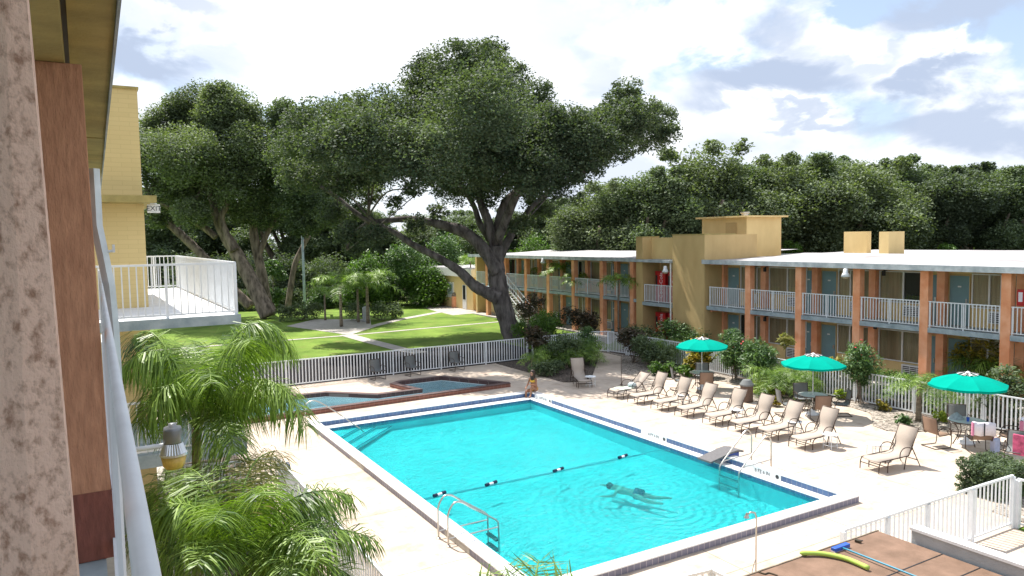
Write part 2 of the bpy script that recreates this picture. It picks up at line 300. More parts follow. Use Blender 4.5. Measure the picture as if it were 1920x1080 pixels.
class MB:
    def __init__(s): s.v = []; s.f = []
    def quad(s, *p):
        n = len(s.v); s.v += [tuple(q) for q in p]; s.f.append(tuple(range(n, n+len(p)))); return s
    def box(s, x0, y0, z0, x1, y1, z1):
        x0, x1 = sorted((x0, x1)); y0, y1 = sorted((y0, y1)); z0, z1 = sorted((z0, z1))
        n = len(s.v); s.v += [(x, y, z) for z in (z0, z1) for (x, y) in ((x0, y0), (x1, y0), (x1, y1), (x0, y1))]
        s.f += [tuple(n+i for i in q) for q in ((3, 2, 1, 0), (4, 5, 6, 7), (0, 1, 5, 4), (1, 2, 6, 5), (2, 3, 7, 6), (3, 0, 4, 7))]; return s
    def beam(s, a, b, w, h=None, up=Vector((0, 0, 1))):
        a, b = Vector(a), Vector(b); h = h or w; d = (b-a).normalized(); sdv = d.cross(up)
        if sdv.length < 1e-4: sdv = Vector((1, 0, 0))
        sdv.normalize(); u = sdv.cross(d).normalized(); n = len(s.v)
        for q in (a, b):
            for (i, j) in ((-1, -1), (1, -1), (1, 1), (-1, 1)): s.v.append(tuple(q+sdv*i*w/2+u*j*h/2))
        s.f += [tuple(n+i for i in q) for q in ((3, 2, 1, 0), (4, 5, 6, 7), (0, 1, 5, 4), (1, 2, 6, 5), (2, 3, 7, 6), (3, 0, 4, 7))]; return s
    def tube(s, pts, rad, k=8, caps=True):
        pts = [Vector(p) for p in pts]; m = len(pts)
        if not hasattr(rad, '__len__'): rad = [rad]*m
        n0 = len(s.v); prev = None
        for i, p in enumerate(pts):
            d = (pts[min(i+1, m-1)]-pts[max(i-1, 0)]).normalized()
            if prev is None:
                a = d.cross(Vector((0, 0, 1)));  a = a if a.length > .05 else d.cross(Vector((1, 0, 0)))
            else: a = prev - d*prev.dot(d)
            a.normalize(); prev = a; b = d.cross(a)
            for j in range(k):
                t = 2*math.pi*j/k; s.v.append(tuple(p+(a*math.cos(t)+b*math.sin(t))*rad[i]))
        for i in range(m-1):
            for j in range(k):
                s.f.append((n0+i*k+j, n0+i*k+(j+1) % k, n0+(i+1)*k+(j+1) % k, n0+(i+1)*k+j))
        if caps: s.f.append(tuple(n0+j for j in reversed(range(k)))); s.f.append(tuple(n0+(m-1)*k+j for j in range(k)))
        return s
    def lathe(s, prof, c=(0, 0, 0), k=24, capb=True, capt=True):
        n0 = len(s.v); m = len(prof)
        for (r, z) in prof:
            for j in range(k):
                t = 2*math.pi*j/k; s.v.append((c[0]+r*math.cos(t), c[1]+r*math.sin(t), c[2]+z))
        for i in range(m-1):
            for j in range(k): s.f.append((n0+i*k+j, n0+i*k+(j+1) % k, n0+(i+1)*k+(j+1) % k, n0+(i+1)*k+j))
        if capb: s.f.append(tuple(n0+j for j in reversed(range(k))))
        if capt: s.f.append(tuple(n0+(m-1)*k+j for j in range(k)))
        return s
    def poly(s, outer, holes=(), z=0., thick=0.):
        loops = [[Vector((p[0], p[1], 0)) for p in outer]]+[[Vector((p[0], p[1], 0)) for p in h] for h in holes]
        tri = tessellate_polygon(loops); flat = [p for l in loops for p in l]
        def put(zz, flip):
            n = len(s.v); s.v += [(p.x, p.y, zz) for p in flat]
            for t in tri:
                a, b, c = (flat[i] for i in t); up = (b-a).cross(c-a).z > 0
                s.f.append(tuple(n+i for i in (t if up != flip else t[::-1])))
        put(z, False)
        if thick:
            put(z-thick, True)
            for l in loops:
                for i in range(len(l)):
                    a, b = l[i], l[(i+1) % len(l)]
                    s.quad((a.x, a.y, z-thick), (b.x, b.y, z-thick), (b.x, b.y, z), (a.x, a.y, z))
        return s
    def wall(s, pts, z0, z1, closed=False):
        n = len(pts)
        for i in range(n if closed else n-1):
            a, b = pts[i], pts[(i+1) % n]; s.quad((a[0], a[1], z0), (b[0], b[1], z0), (b[0], b[1], z1), (a[0], a[1], z1))
        return s
    def build(s, name, m, parent=None, world=True, smooth=False, bevel=0):
        V, F_ = s.v, s.f
        if smooth:
            ix = {}; mp = []; V = []
            for p in s.v:
                k = (round(p[0], 5), round(p[1], 5), round(p[2], 5))
                if k not in ix: ix[k] = len(V); V.append(p)
                mp.append(ix[k])
            F_ = []
            for f in s.f:
                g = []
                for i in f:
                    if mp[i] not in g: g.append(mp[i])
                if len(g) > 2: F_.append(tuple(g))
        me = bpy.data.meshes.new(name); me.from_pydata(V, [], F_); me.update()
        if smooth: me.polygons.foreach_set('use_smooth', [True]*len(me.polygons))
        o = link_mesh(name, me, m, parent, world)
        if bevel:
            b = o.modifiers.new('bevel', 'BEVEL'); b.width = bevel; b.segments = 2; b.limit_method = 'ANGLE'
        return o
def struct(o): o['kind'] = 'structure'; return o
def arc(p0, p1, p2, n=8):
    p0, p1, p2 = Vector(p0), Vector(p1), Vector(p2)
    return [p0*(1-t)**2+p1*2*t*(1-t)+p2*t*t for t in [i/(n-1) for i in range(n)]]
def smooth_path(pts, n=4):
    pts = [Vector(p) for p in pts]; o = []
    for i in range(len(pts)-1):
        p0 = pts[max(i-1, 0)]; p1 = pts[i]; p2 = pts[i+1]; p3 = pts[min(i+2, len(pts)-1)]
        for j in range(n):
            t = j/n; o.append(.5*((2*p1)+(p2-p0)*t+(2*p0-5*p1+4*p2-p3)*t*t+(-p0+3*p1-3*p2+p3)*t**3))
    o.append(pts[-1]); return o
def text_mesh(txt, size, name, m, parent, mtx, depth=.004):
    cu = bpy.data.curves.new('lettering', 'FONT'); cu.body = txt; cu.size = size; cu.extrude = depth; cu.align_x = 'CENTER'; cu.align_y = 'CENTER'
    o = bpy.data.objects.new('lettering', cu); COL.objects.link(o)
    dg = bpy.context.evaluated_depsgraph_get(); me = bpy.data.meshes.new_from_object(o.evaluated_get(dg)); bpy.data.objects.remove(o); bpy.data.curves.remove(cu)
    me.materials.clear(); me.transform(mtx); return link_mesh(name, me, m, parent, True)
def np_mesh(name, V, k=4):
    V = np.ascontiguousarray(V, dtype=np.float32); nf = len(V)//k; me = bpy.data.meshes.new(name)
    me.vertices.add(len(V)); me.vertices.foreach_set('co', V.ravel()); me.loops.add(nf*k); me.loops.foreach_set('vertex_index', np.arange(nf*k, dtype=np.int32))
    me.polygons.add(nf); me.polygons.foreach_set('loop_start', np.arange(0, nf*k, k, dtype=np.int32)); me.update(calc_edges=True); return me
def leaf_quads(lobes, n, size, seed, rc=(.28, .5), flat=.75, up=.6, shell=.4, asp=.5):
    """leaf sprays gathered in clumps inside each lobe (x, y, z, r[, zscale])"""
    g = np.random.default_rng(seed); L = np.array([(*l[:4], l[4] if len(l) > 4 else .8) for l in lobes], float)
    w = L[:, 3]**2; w /= w.sum(); out = []
    for i, l in enumerate(L):
        ni = int(n*w[i]); K = max(6, int(9+l[3]*11))
        d = g.normal(size=(K, 3)); d /= np.linalg.norm(d, axis=1)[:, None]; rr = l[3]*(shell+(1-shell)*g.random(K))[:, None]
        cc = l[:3]+d*rr*[1, 1, l[4]]; cr = l[3]*(rc[0]+(rc[1]-rc[0])*g.random(K))
        pick = g.integers(0, K, ni); q = g.normal(size=(ni, 3)); q /= np.linalg.norm(q, axis=1)[:, None]; q *= g.random(ni)[:, None]**.42
        loose = g.random(ni) < .38; dd = g.normal(size=(ni, 3)); dd /= np.linalg.norm(dd, axis=1)[:, None]; dd *= (l[3]*1.14*g.random(ni)**.5)[:, None]
        out.append(np.where(loose[:, None], l[:3]+dd*[1, 1, l[4]], cc[pick]+q*cr[pick][:, None]*[1, 1, flat]))
    P = np.concatenate(out); n = len(P)
    nr = g.normal(size=(n, 3)); nr[:, 2] = np.abs(nr[:, 2])+up; nr /= np.linalg.norm(nr, axis=1)[:, None]
    u = np.cross(nr, g.normal(size=(n, 3))); u /= np.linalg.norm(u, axis=1)[:, None]; v = np.cross(nr, u)
    s = size*(.6+.8*g.random(n))[:, None]
    V = np.stack([P-u*s*.5, P+v*s*asp*.5, P+u*s*.5, P-v*s*asp*.5], 1).reshape(-1, 3); return V
def limb(mb, pts, r0=None, k=8, wob=.06, seed=0, sub=4):
    rnd = random.Random(seed); P = [Vector(p[:3]) for p in pts]; rad = [p[3] for p in pts]
    S = smooth_path(P, sub); rr = []
    for i in range(len(S)):
        t = i/sub; a = min(int(t), len(rad)-2); f = t-a; rr.append((rad[a]*(1-f)+rad[a+1]*f)*(1+rnd.uniform(-wob, wob)))
    mb.tube(S, rr, k); return mb

# ------------------------------------------------------------------ ground, lawn, deck, pools
PX0, PX1, PY0, PY1 = 6.6, 15.95, 10.92, 25.9           # outer rim of the swimming pool
WX0, WX1, WY0, WY1 = 7.12, 15.36, 11.45, 25.15          # water
def rect(x0, y0, x1, y1): return [(x0, y0), (x1, y0), (x1, y1), (x0, y1)]
def inset(poly, d):
    n = len(poly); o = []
    for i in range(n):
        p, q, r = Vector(poly[i-1]), Vector(poly[i]), Vector(poly[(i+1) % n])
        a = (q-p).normalized(); b = (r-q).normalized(); na = Vector((-a.y, a.x)); nb = Vector((-b.y, b.x)); m = (na+nb); m /= max(.3, m.dot(na)); o.append(tuple(q+m*d))
    return o
WADE = [(3.2, 27.35), (15.95, 27.72), (16.02, 28.0), (14.25, 31.15), (12.05, 31.15), (11.5, 30.75), (11.9, 29.05), (10.35, 29.05), (8.67, 30.7), (6.3, 30.9), (4.6, 30.3), (3.4, 29.6)]
WIN = inset(WADE, .28)
struct(MB().poly(rect(-400, -60, 520, 600), [rect(PX0+.05, PY0+.05, PX1-.05, PY1-.05), inset(WADE, .05)], -.04).build('ground', M_ground))
LAWN = [(-12, 33.5), (29.0, 33.5), (29.0, 56), (30.4, 62), (30.6, 74), (22, 78), (-12, 78)]
struct(MB().poly(LAWN, z=-.028).build('lawn', M_grass)); struct(MB().poly(rect(1, 33.5, 22.5, 40.7), z=-.022).build('shade_strip', mat('painted_shade', (.006, .006, .009), .95, .2, 18, 1., 30, col2=(.026, .022, .024), spec=.1, detail=10)))  # near-black strip on the lawn paints the tree shade behind the back fence
struct(MB().poly([(25.4, 5.2), (29.1, 5.2), (29.1, 33.5), (25.4, 33.5)], z=-.020).build('planting_strip', M_mulch))
struct(MB().poly([(15.5, 1), (29, 1), (29, 8.4), (17.2, 8.4), (15.5, 8.1)], z=-.020).build('lawn_corner', M_grass))
def strip(pts, w, z, name, m):
    P = [Vector((p[0], p[1], 0)) for p in pts]; mb = MB(); L = []
    for i, p in enumerate(P):
        d = (P[min(i+1, len(P)-1)]-P[max(i-1, 0)]).normalized(); n = Vector((-d.y, d.x, 0))*w/2; L.append((p+n, p-n))
    for i in range(len(L)-1): mb.quad((*L[i][1][:2], z), (*L[i+1][1][:2], z), (*L[i+1][0][:2], z), (*L[i][0][:2], z))
    return struct(mb.build(name, m))
strip([(-8, 50.2), (8, 49.8), (15.5, 49.5), (20, 49.8), (29, 50.3)], .42, -.012, 'path', M_path)
strip([(16.6, 39.2), (16.2, 41), (15.75, 47), (15.6, 50.0)], .95, -.008, 'path', M_path)
strip([(15.7, 50.1), (18.6, 53.4), (22, 56.6), (27.5, 60.3), (29.6, 62.5)], .8, -.004, 'path', M_path)
struct(MB().poly([(15.7, 49.9), (18.6, 53.2), (20.4, 58.6), (16.6, 61.5), (13.4, 58)], z=-.016).build('plaza', M_path))
struct(MB().poly([(27.2, 57), (30.5, 57.5), (30.6, 70), (29.2, 71), (28.2, 66), (27.6, 62)], z=-.016).build('forecourt', M_path))
struct(MB().poly([(29.1, 5), (31.2, 5), (31.2, 57), (29.1, 57)], z=.03, thick=.07).build('walkway', M_path))
struct(MB().poly([(24.2, 33.5), (25.2, 33.5), (29.1, 37), (29.1, 38.6)], z=-.012).build('path', M_path))
struct(MB().poly([(1.9, 3.5), (16.8, 3.5), (17.3, 8.1), (25.4, 8.1), (25.4, 33.48), (1.9, 33.48)], [rect(PX0, PY0, PX1, PY1), WADE], 0.).build('pool_deck', M_deck))
# planting beds lie a little proud of the deck
struct(MB().poly([(18.35, 33.4), (18.4, 27.2), (19.5, 26.7), (23.95, 32.0), (23.95, 33.4)], z=.03, thick=.03).build('planting_bed', M_mulch))
struct(MB().poly([(25.35, 33.4), (25.1, 33.4), (25.05, 31.4), (21.9, 27.5), (21.95, 25.5), (22.9, 24.9), (24.1, 24.2), (24.4, 22.8), (24.1, 21.4), (23.2, 20.7), (22.3, 20.3), (22.45, 19.3), (22.9, 18.9), (24.0, 18.2), (24.5, 17.2), (24.2, 16.2), (23.4, 15.6), (22.7, 15.1),
    (22.5, 14.5), (22.9, 13.95), (24.0, 13.6), (24.9, 12.9), (25.0, 11.5), (24.6, 10.5), (22.5, 9.7), (19.4, 9.3), (17.9, 8.9), (17.8, 8.2), (25.35, 8.2)], z=.03, thick=.03).build('planting_bed', M_gravel))
struct(MB().poly([(.0, -1), (1.9, -1), (1.9, 33), (.0, 33)], z=.0).build('service_walk', M_path))
struct(MB().poly([(2.2, 6), (3.8, 6), (3.8, 26), (2.2, 26)], z=.03, thick=.03).build('planting_bed', M_mulch))

pool = thing('swimming_pool', 'large rectangular swimming pool with white coping and bands of blue tile', 'swimming pool', ((PX0+PX1)/2, (PY0+PY1)/2, 0))
CI = .32
MB().poly(rect(PX0, PY0, PX1, PY1), [rect(PX0+CI, PY0+CI, PX1-CI, PY1-CI)], .17, .03).build('coping', M_coping, pool)
o = [tuple(p) for p in rect(PX0+.012, PY0+.012, PX1-.012, PY1-.012)]; i_ = [tuple(p) for p in rect(PX0+CI-.012, PY0+CI-.012, PX1-CI+.012, PY1-CI+.012)]
MB().wall(o, -.05, .14, True).build('outer_tile_band', M_gtile, pool); MB().wall(i_[::-1], -.06, .14, True).build('inner_tile_band', M_btile, pool)
MB().poly(rect(PX0+CI, PY0+CI, PX1-CI, PY1-CI), [rect(WX0, WY0, WX1, WY1)], .0, .02).build('gutter_ledge', M_coping, pool)
MB().wall(rect(WX0, WY0, WX1, WY1)[::-1], -.17, -.02, True).build('waterline_tile', M_btile, pool)
b = MB(); b.wall(rect(WX0, WY0, WX1, WY1)[::-1], -1.2, -.17, True)
b.quad((WX0, 18.2, -.52), (WX1, 18.2, -.52), (WX1, WY1, -.38), (WX0, WY1, -.38)); b.quad((WX0, WY0, -.66), (WX1, WY0, -.66), (WX1, 18.2, -.52), (WX0, 18.2, -.52))
b.build('basin', M_floor, pool)
MB().quad((WX0, 18.12, -.505), (WX1, 18.12, -.505), (WX1, 18.19, -.505), (WX0, 18.19, -.505)).build('floor_stripe', mat('stripe_tile', (.20, .52, .62), .5), pool)
st = MB()
for k, s in enumerate((1.15, 1.75, 2.35)):
    z = -.12-.07*k; st.poly([(WX0+.003, WY1-s), (WX0+.003, WY1-.003), (WX0+s, WY1-.003)], z=z, thick=.065)
st.build('entry_steps', M_floor, pool)
sn = MB()
for k, s in enumerate((1.15, 1.75, 2.35)):
    z = -.115-.07*k; a = Vector((WX0+.01, WY1-s, z)); c = Vector((WX0+s, WY1-.01, z)); d = Vector((.05, -.05, 0)); e = Vector((-.02, .02, 0)); sn.quad(a+d*0, c+d*0, c-Vector((.07, -.0, 0)), a+Vector((0, .07, 0)))
sn.build('step_edge_tiles', M_btile, pool)
# depth tiles with lettering on the inner band and coping
lt = MB()
def mark(x, y, rotz, vertical):
    if vertical:
        m = Matrix.Translation((x, y, .075)) @ Matrix.Rotation(R(-90), 4, 'Z') @ Matrix.Rotation(R(90), 4, 'X')
        MB().box(PX1-CI-.003, y-.62, .0, PX1-CI-.0, y+.62, .14).build('depth_tile', M_coping, pool); 
    else: m = Matrix.Translation((x, y, .1745)) @ Matrix.Rotation(rotz, 4, 'Z')
    text_mesh('8 FT 6 IN', .13, 'depth_lettering', M_blk, pool, m, .0015)
    if vertical: MB().tube([(x, y-.5, .075), (x-.004, y-.5, .075)], .055, 16).build('depth_symbol', M_blk, pool)
for yy in (13.6, 18.0, 24.6): mark(PX1-CI-.005, yy, 0, True)
for yy in (13.9, 20.5): 
    MB().box(PX0+.006, yy-.6, .0, PX0+.011, yy+.6, .139).build('depth_tile', M_path, pool)
struct(MB().poly(rect(WX0+.002, WY0+.002, WX1-.002, WY1-.002), z=-.07).build('pool_water', water_mat('pool_water', (.30, .99, 1.0), (.05, .78, .85), ring=(12.7, 14.6), dif=.28)))

wade = thing('wading_pool', 'angular wading pool with dark red brick rim behind the large pool', 'wading pool', (11, 29, 0))
MB().poly(WADE, [WIN], .17, .03).build('coping', M_darktile, wade)
MB().wall(inset(WADE, .012), -.05, .14, True).build('rim_outer_face', M_rtile, wade); MB().wall(inset(WADE, .268)[::-1], -.12, .14, True).build('rim_inner_face', M_darktile, wade)
b = MB(); b.wall(inset(WADE, .275)[::-1], -.55, -.0, True); b.poly(inset(WADE, .27), z=-.35); b.build('basin', mat('pale_plaster', (.80, .88, .90), .7, .05, 1), wade)
struct(MB().poly(inset(WADE, .272), z=-.02).build('wading_pool_water', water_mat('wading_water', (.62, .88, .95), (.45, .72, .80), dif=.3)))

# ------------------------------------------------------------------ fences
def fence(name, label, pts, h=1.2, sp=.125, pw=.035, post_every=2.4, z0=0., group=None, pm=None, thick_post=.05, cat='fence', posts=True):
    c = Vector(pts[0]); t = thing(name, label, cat, (c.x, c.y, z0), 0, group); pm = pm or M_white
    pk = MB()
    for a, b in zip(pts[:-1], pts[1:]):
        a = Vector((a[0], a[1], 0)); b = Vector((b[0], b[1], 0)); L = (b-a).length; d = (b-a)/L; Z = Vector((0, 0, 1))
        n = max(1, round(L/sp))
        for i in range(n):
            p = a+d*(i+.5)*L/n+Z*z0; pk.beam(p+Z*.08, p+Z*(h-.03), pw, pw*.8, up=Vector((-d.y, d.x, 0)))
        MB().beam(a+Z*(z0+h-.02), b+Z*(z0+h-.02), .05, .045).build('top_rail', pm, t); MB().beam(a+Z*(z0+.10), b+Z*(z0+.10), .04, .035).build('bottom_rail', pm, t)
        if posts:
            m = max(1, round(L/post_every))
            for i in range(m+1):
                p = a+d*i*L/m+Z*z0; MB().beam(p, p+Z*(h-.043), thick_post, thick_post, up=Vector((-d.y, d.x, 0))).build('post', pm, t)
    pk.build('pickets', pm, t); return t
fence('picket_fence', 'long white metal picket fence along the back of the deck, between wading pool and lawn', [(2.6, 33.42), (20.3, 33.42)], pw=.042, sp=.15)
fence('picket_fence', 'short white metal picket fence behind the dark shrubs, left of the gate', [(20.6, 33.42), (24.0, 33.42)], pw=.042, sp=.14)
fence('gate', 'white metal gate standing where the shaded path leaves the pool deck', [(24.15, 33.5), (25.35, 33.0), (25.55, 31.6)], sp=.12, thick_post=.11, post_every=1.4, cat='gate')
fence('picket_fence', 'long white metal picket fence between the gravel bed and the two-storey motel wing', [(25.5, 31.4), (25.45, 26), (25.4, 20), (25.4, 8.3)], h=1.2, pw=.042, sp=.13)
fence('picket_fence', 'white metal picket fence running beside the brown flat roof in the lower right corner', [(11.6, 8.25), (14.2, 8.25), (17.3, 8.2)], h=1.18, sp=.145, pw=.03, post_every=1.6, thick_post=.085)
fence('picket_fence', 'white metal picket fence turning away beside the clipped hedge at the right edge', [(17.4, 8.15), (17.5, 6.5), (19.5, 4.5)], h=1.1, thick_post=.12)
fence('picket_fence', 'white metal picket fence on the left of the deck, half covered by palm fronds', [(3.98, 18.4), (3.92, 5.5)], h=1.15, pw=.03)
fence('picket_fence', 'short white picket fence under the lower walkway at the left', [(3.98, 18.6), (2.7, 18.9), (1.6, 19.3)], h=1.15, pw=.03)
fence('picket_fence', 'small piece of white picket fence at the bottom edge, left of the brown flat roof', [(6.2, 8.9), (7.7, 8.55), (8.55, 8.45), (8.6, 7.4)], h=1.12, pw=.03)
fence('stair_railing', 'white stair railing seen through the fronds of the left palm', [onX(375, 735, 3.3)[:2], (3.3, 30.5)], h=1.0, pw=.03, z0=.6, cat='railing', posts=True)

# ------------------------------------------------------------------ two-storey motel wing
XF, XB = 29.4, 30.9          # slab front, back wall
ZS, ZE = 2.62, 4.92
mot = thing('motel_building', 'long two-storey motel wing with orange columns, white flat roof and balcony railings', 'building', (31, 25, 0))
Y0, Y1, YL = 5.0, 29.5, 57.0
COLS = [8.2, 11.3, 14.35, 17.42, 20.45, 23.5, 26.6]
WC = [35.85, 38.95, 42.2, 45.4, 48.55, 51.75, 54.9]
# bodies: back walls
bk = MB(); bk.box(XB, Y0, 0, 43.5, Y1, ZE); bk.box(XB, 35.3, 0, 43.5, YL, ZE); bk.build('wall', M_yel, mot)
sl = MB(); sl.box(XF, Y0, ZS-.2, XB-.003, Y1, ZS); sl.box(XF, 35.3, ZS-.2, XB-.003, YL, ZS); sl.build('balcony_slab', M_slab, mot)
# roof: white membrane sheet rising gently to the back, grey-blue fascia
def roof(y0, y1, x1=44.2, zb=5.38, nm='roof'):
    mb = MB(); xs = np.linspace(XF-.35, x1, 12); ys = np.linspace(y0, y1, max(6, int((y1-y0)/1.2)))
    rg = random.Random(int(y0)); zz = {}
    for i, x in enumerate(xs):
        for j, y in enumerate(ys): zz[i, j] = 5.10+(zb-5.10)*(x-xs[0])/(x1-xs[0])+rg.uniform(-.012, .012)+(.10*math.exp(-((x-37)/1.2)**2))
    for i in range(len(xs)-1):
        for j in range(len(ys)-1): mb.quad((xs[i], ys[j], zz[i, j]), (xs[i+1], ys[j], zz[i+1, j]), (xs[i+1], ys[j+1], zz[i+1, j+1]), (xs[i], ys[j+1], zz[i, j+1]))
    mb.build(nm, M_roof, mot)
    f = MB(); f.box(XF-.36, y0-.02, 4.93, XF-.28, y1+.02, 5.13); f.box(XF-.36, y0-.04, 5.131, XF-.30, y1+.04, 5.16); f.box(XF-.28, y1-.04, 4.93, x1, y1+.02, 5.09); f.box(XF-.28, y0-.02, 4.93, x1, y0+.04, 5.09)
    f.build('fascia', M_fascia, mot)
    MB().box(XF-.279, y0+.05, ZE+.002, XB-.001, y1-.05, ZE+.05).build('eave_soffit', M_tan, mot)
roof(Y0, Y1-.02); roof(35.32, YL+.6)
for y in COLS+WC:
    MB().box(XF-.02, y-.17, 0, XF+.32, y+.17, ZE).build('column', M_or, mot, bevel=.01)
rail_bays = list(zip([Y0]+COLS, COLS+[Y1]))+list(zip(WC, WC[1:]+[YL]))
def bay_rail(ya, yb, x=XF+.06, z=ZS, parent=mot):
    t = MB(); n = max(2, round((yb-ya)/.135))
    for i in range(n):
        y = ya+(i+.5)*(yb-ya)/n; t.box(x-.013, y-.016, z+.09, x+.013, y+.016, z+1.03)
    t.box(x-.025, ya, z+1.03, x+.025, yb, z+1.07); t.box(x-.018, ya, z+.06, x+.018, yb, z+.09)
    for f in (.0, .5, 1.):
        y = ya+.04+(yb-ya-.08)*f; t.box(x-.02, y-.02, z, x+.02, y+.02, z+1.03)
    return t.build('balcony_railing', M_white, parent)
for a, b in rail_bays: bay_rail(a+.17, b-.17)
rg = random.Random(5)
def door(ya, yb, z):
    d = MB().box(XB-.05, ya+.04, z+.02, XB-.01, yb-.04, z+2.05).build('door', M_door, mot)
    MB().box(XB-.03, ya, z+2.052, XB-.005, yb, z+2.12).box(XB-.07, yb-.04, z, XB-.004, yb-.002, z+2.05).box(XB-.07, ya+.002, z, XB-.004, ya+.04, z+2.05).build('door_frame', M_tan, d)
    MB().box(XB-.10, ya+.10, z+.95, XB-.052, ya+.16, z+1.12).build('handle', M_steel, d); MB().box(XB-.056, (ya+yb)/2-.07, z+1.58, XB-.052, (ya+yb)/2+.07, z+1.64).build('number_plate', M_whitew, d)
def window(ya, yb, z, sill=.78, top=2.16, mull=True, ac=True, dark=False, half=False):
    w = MB(); fr = .045
    for (p, q, r_, s_) in ((ya, ya+fr, sill, top), (yb-fr, yb, sill, top), (ya+fr, yb-fr, top-fr, top), (ya+fr, yb-fr, sill, sill+fr)): w.box(XB-.09, p, z+r_, XB-.02, q, z+s_)
    ym = (ya+yb)/2
    if mull: w.box(XB-.095, ym-.03, z+sill+fr, XB-.025, ym+.03, z+top-fr)
    wo = w.build('window', M_whitew, mot)
    MB().quad((XB-.045, yb-fr, z+sill+fr), (XB-.045, ya+fr, z+sill+fr), (XB-.045, ya+fr, z+top-fr), (XB-.045, yb-fr, z+top-fr)).build('pane', M_pane, wo)
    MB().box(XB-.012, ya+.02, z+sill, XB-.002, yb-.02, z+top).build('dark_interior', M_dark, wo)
    if not dark:
        ys, ye = (ym, yb) if half else (ya+fr, yb-fr); n = max(6, int((ye-ys)/.035)); c = MB()
        for i in range(n):
            u, v = ys+(ye-ys)*i/n, ys+(ye-ys)*(i+1)/n; xa = XB-.028+.010*math.sin(i*1.25)+.004*math.sin(i*.37); xb_ = XB-.028+.010*math.sin((i+1)*1.25)+.004*math.sin((i+1)*.37)
            c.quad((xa, u, z+sill), (xb_, v, z+sill), (xb_, v, z+top), (xa, u, z+top))
        c.build('curtain', M_curt, wo, smooth=True)
    if ac:
        a0, a1 = (ya+.02, ym-.03); g = MB(); g.box(XB-.16, a0, z+.22, XB-.001, a1, z+.70); go = g.build('air_conditioner', M_whitew, mot)
        k = MB()
        for i in range(5):
            for j in range(3): 
                yy = a0+.05+(a1-a0-.1)*j/3; k.box(XB-.166, yy+.015, z+.27+i*.08, XB-.161, yy+(a1-a0-.1)/3-.015, z+.31+i*.08)
        k.build('grille', M_dark, go)
def fin(y, z, w=.32):
    MB().box(XB-.30, y-w/2, z, XB-.003, y+w/2, z+2.25).build('pilaster', M_or, mot)
def bay(ya, yb, kind, z, i=0):
    """ya < yb are the column centres; seen from the pool the bay reads from yb (left) to ya (right)"""
    s = 1.045; A, B = ya*1.0+.62, yb+.95      # shifted by the depth of the walkway
    L = B-A; top = z+2.25
    if kind == 'A':
        d1 = (B-.05, B-.72); pl = B-.92; d2 = (B-1.12, B-1.98); wn = (A+.02, B-2.04)
        door(d1[1], d1[0], z); fin(pl, z); door(d2[1], d2[0], z); window(wn[0], wn[1], z, ac=True, dark=rg.random() < .15)
        MB().box(XF+.33, pl-.12, top-.003, XB-.004, pl+.12, z+2.297 if z > 1 else z+2.40).build('beam', M_or, mot)
    else:
        w1 = (B-.66, B-.05); pl = B-.88; wn = (A+.02, B-1.08)
        window(w1[0], w1[1], z, mull=False, ac=False); fin(pl, z); window(wn[0], wn[1], z, half=(i % 3 == 1), dark=(i % 4 == 3))
        MB().box(XF+.33, pl-.12, top-.003, XB-.004, pl+.12, z+2.297 if z > 1 else z+2.40).build('beam', M_or, mot)
kinds = {14.35: 'A', 17.42: 'B', 20.45: 'A', 23.5: 'B', 26.6: 'A', 11.3: 'B', 8.2: 'A'}
cc = COLS+[29.5]
for n_, (a, b) in enumerate(zip(cc[:-1], cc[1:])):
    for z in (0.03, ZS): bay(a, b, kinds.get(a, 'A'), z, n_+(1 if z > 1 else 3))
for n_, (a, b) in enumerate(zip(WC[:-1], WC[1:])):
    for z in (0.03, ZS): bay(a, b, 'AB'[n_ % 2], z, n_*2)
MB().box(XF-.28, Y1-.3, 0, XB, Y1-.29, .01).build('threshold', M_path, mot)
# centre block: two piers, blind wall, vending recess
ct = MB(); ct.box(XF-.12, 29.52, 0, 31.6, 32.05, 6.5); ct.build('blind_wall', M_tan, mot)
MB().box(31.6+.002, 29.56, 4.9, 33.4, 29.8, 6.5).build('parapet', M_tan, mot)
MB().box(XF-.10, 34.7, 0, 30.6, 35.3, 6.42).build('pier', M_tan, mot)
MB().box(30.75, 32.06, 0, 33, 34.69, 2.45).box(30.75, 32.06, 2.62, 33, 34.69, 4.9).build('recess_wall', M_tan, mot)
MB().box(30.0, 32.06, 5.1, 30.15, 34.69, 6.38).build('parapet', M_yel, mot)
MB().box(XF-.14, 32.06, ZS-.3, 30.74, 34.69, ZS-.1).build('recess_slab', M_slab, mot)
MB().box(XF-.38, 32.06, 4.93, 31.39, 35.6, 5.08).build('recess_roof', M_fascia, mot)
bay_rail(32.1, 34.66, XF, ZS-.1)
MB().tube([(XF-.2, 32.12, 0), (XF-.2, 32.12, 4.9)], .045, 8).build('drain_pipe', M_whitew, mot)
MB().box(XF-.145, 29.50, 6.501, 31.62, 32.08, 6.56).build('parapet_cap', M_soff, mot); MB().box(XF-.13, 34.68, 6.421, 30.63, 35.33, 6.47).build('parapet_cap', M_soff, mot)
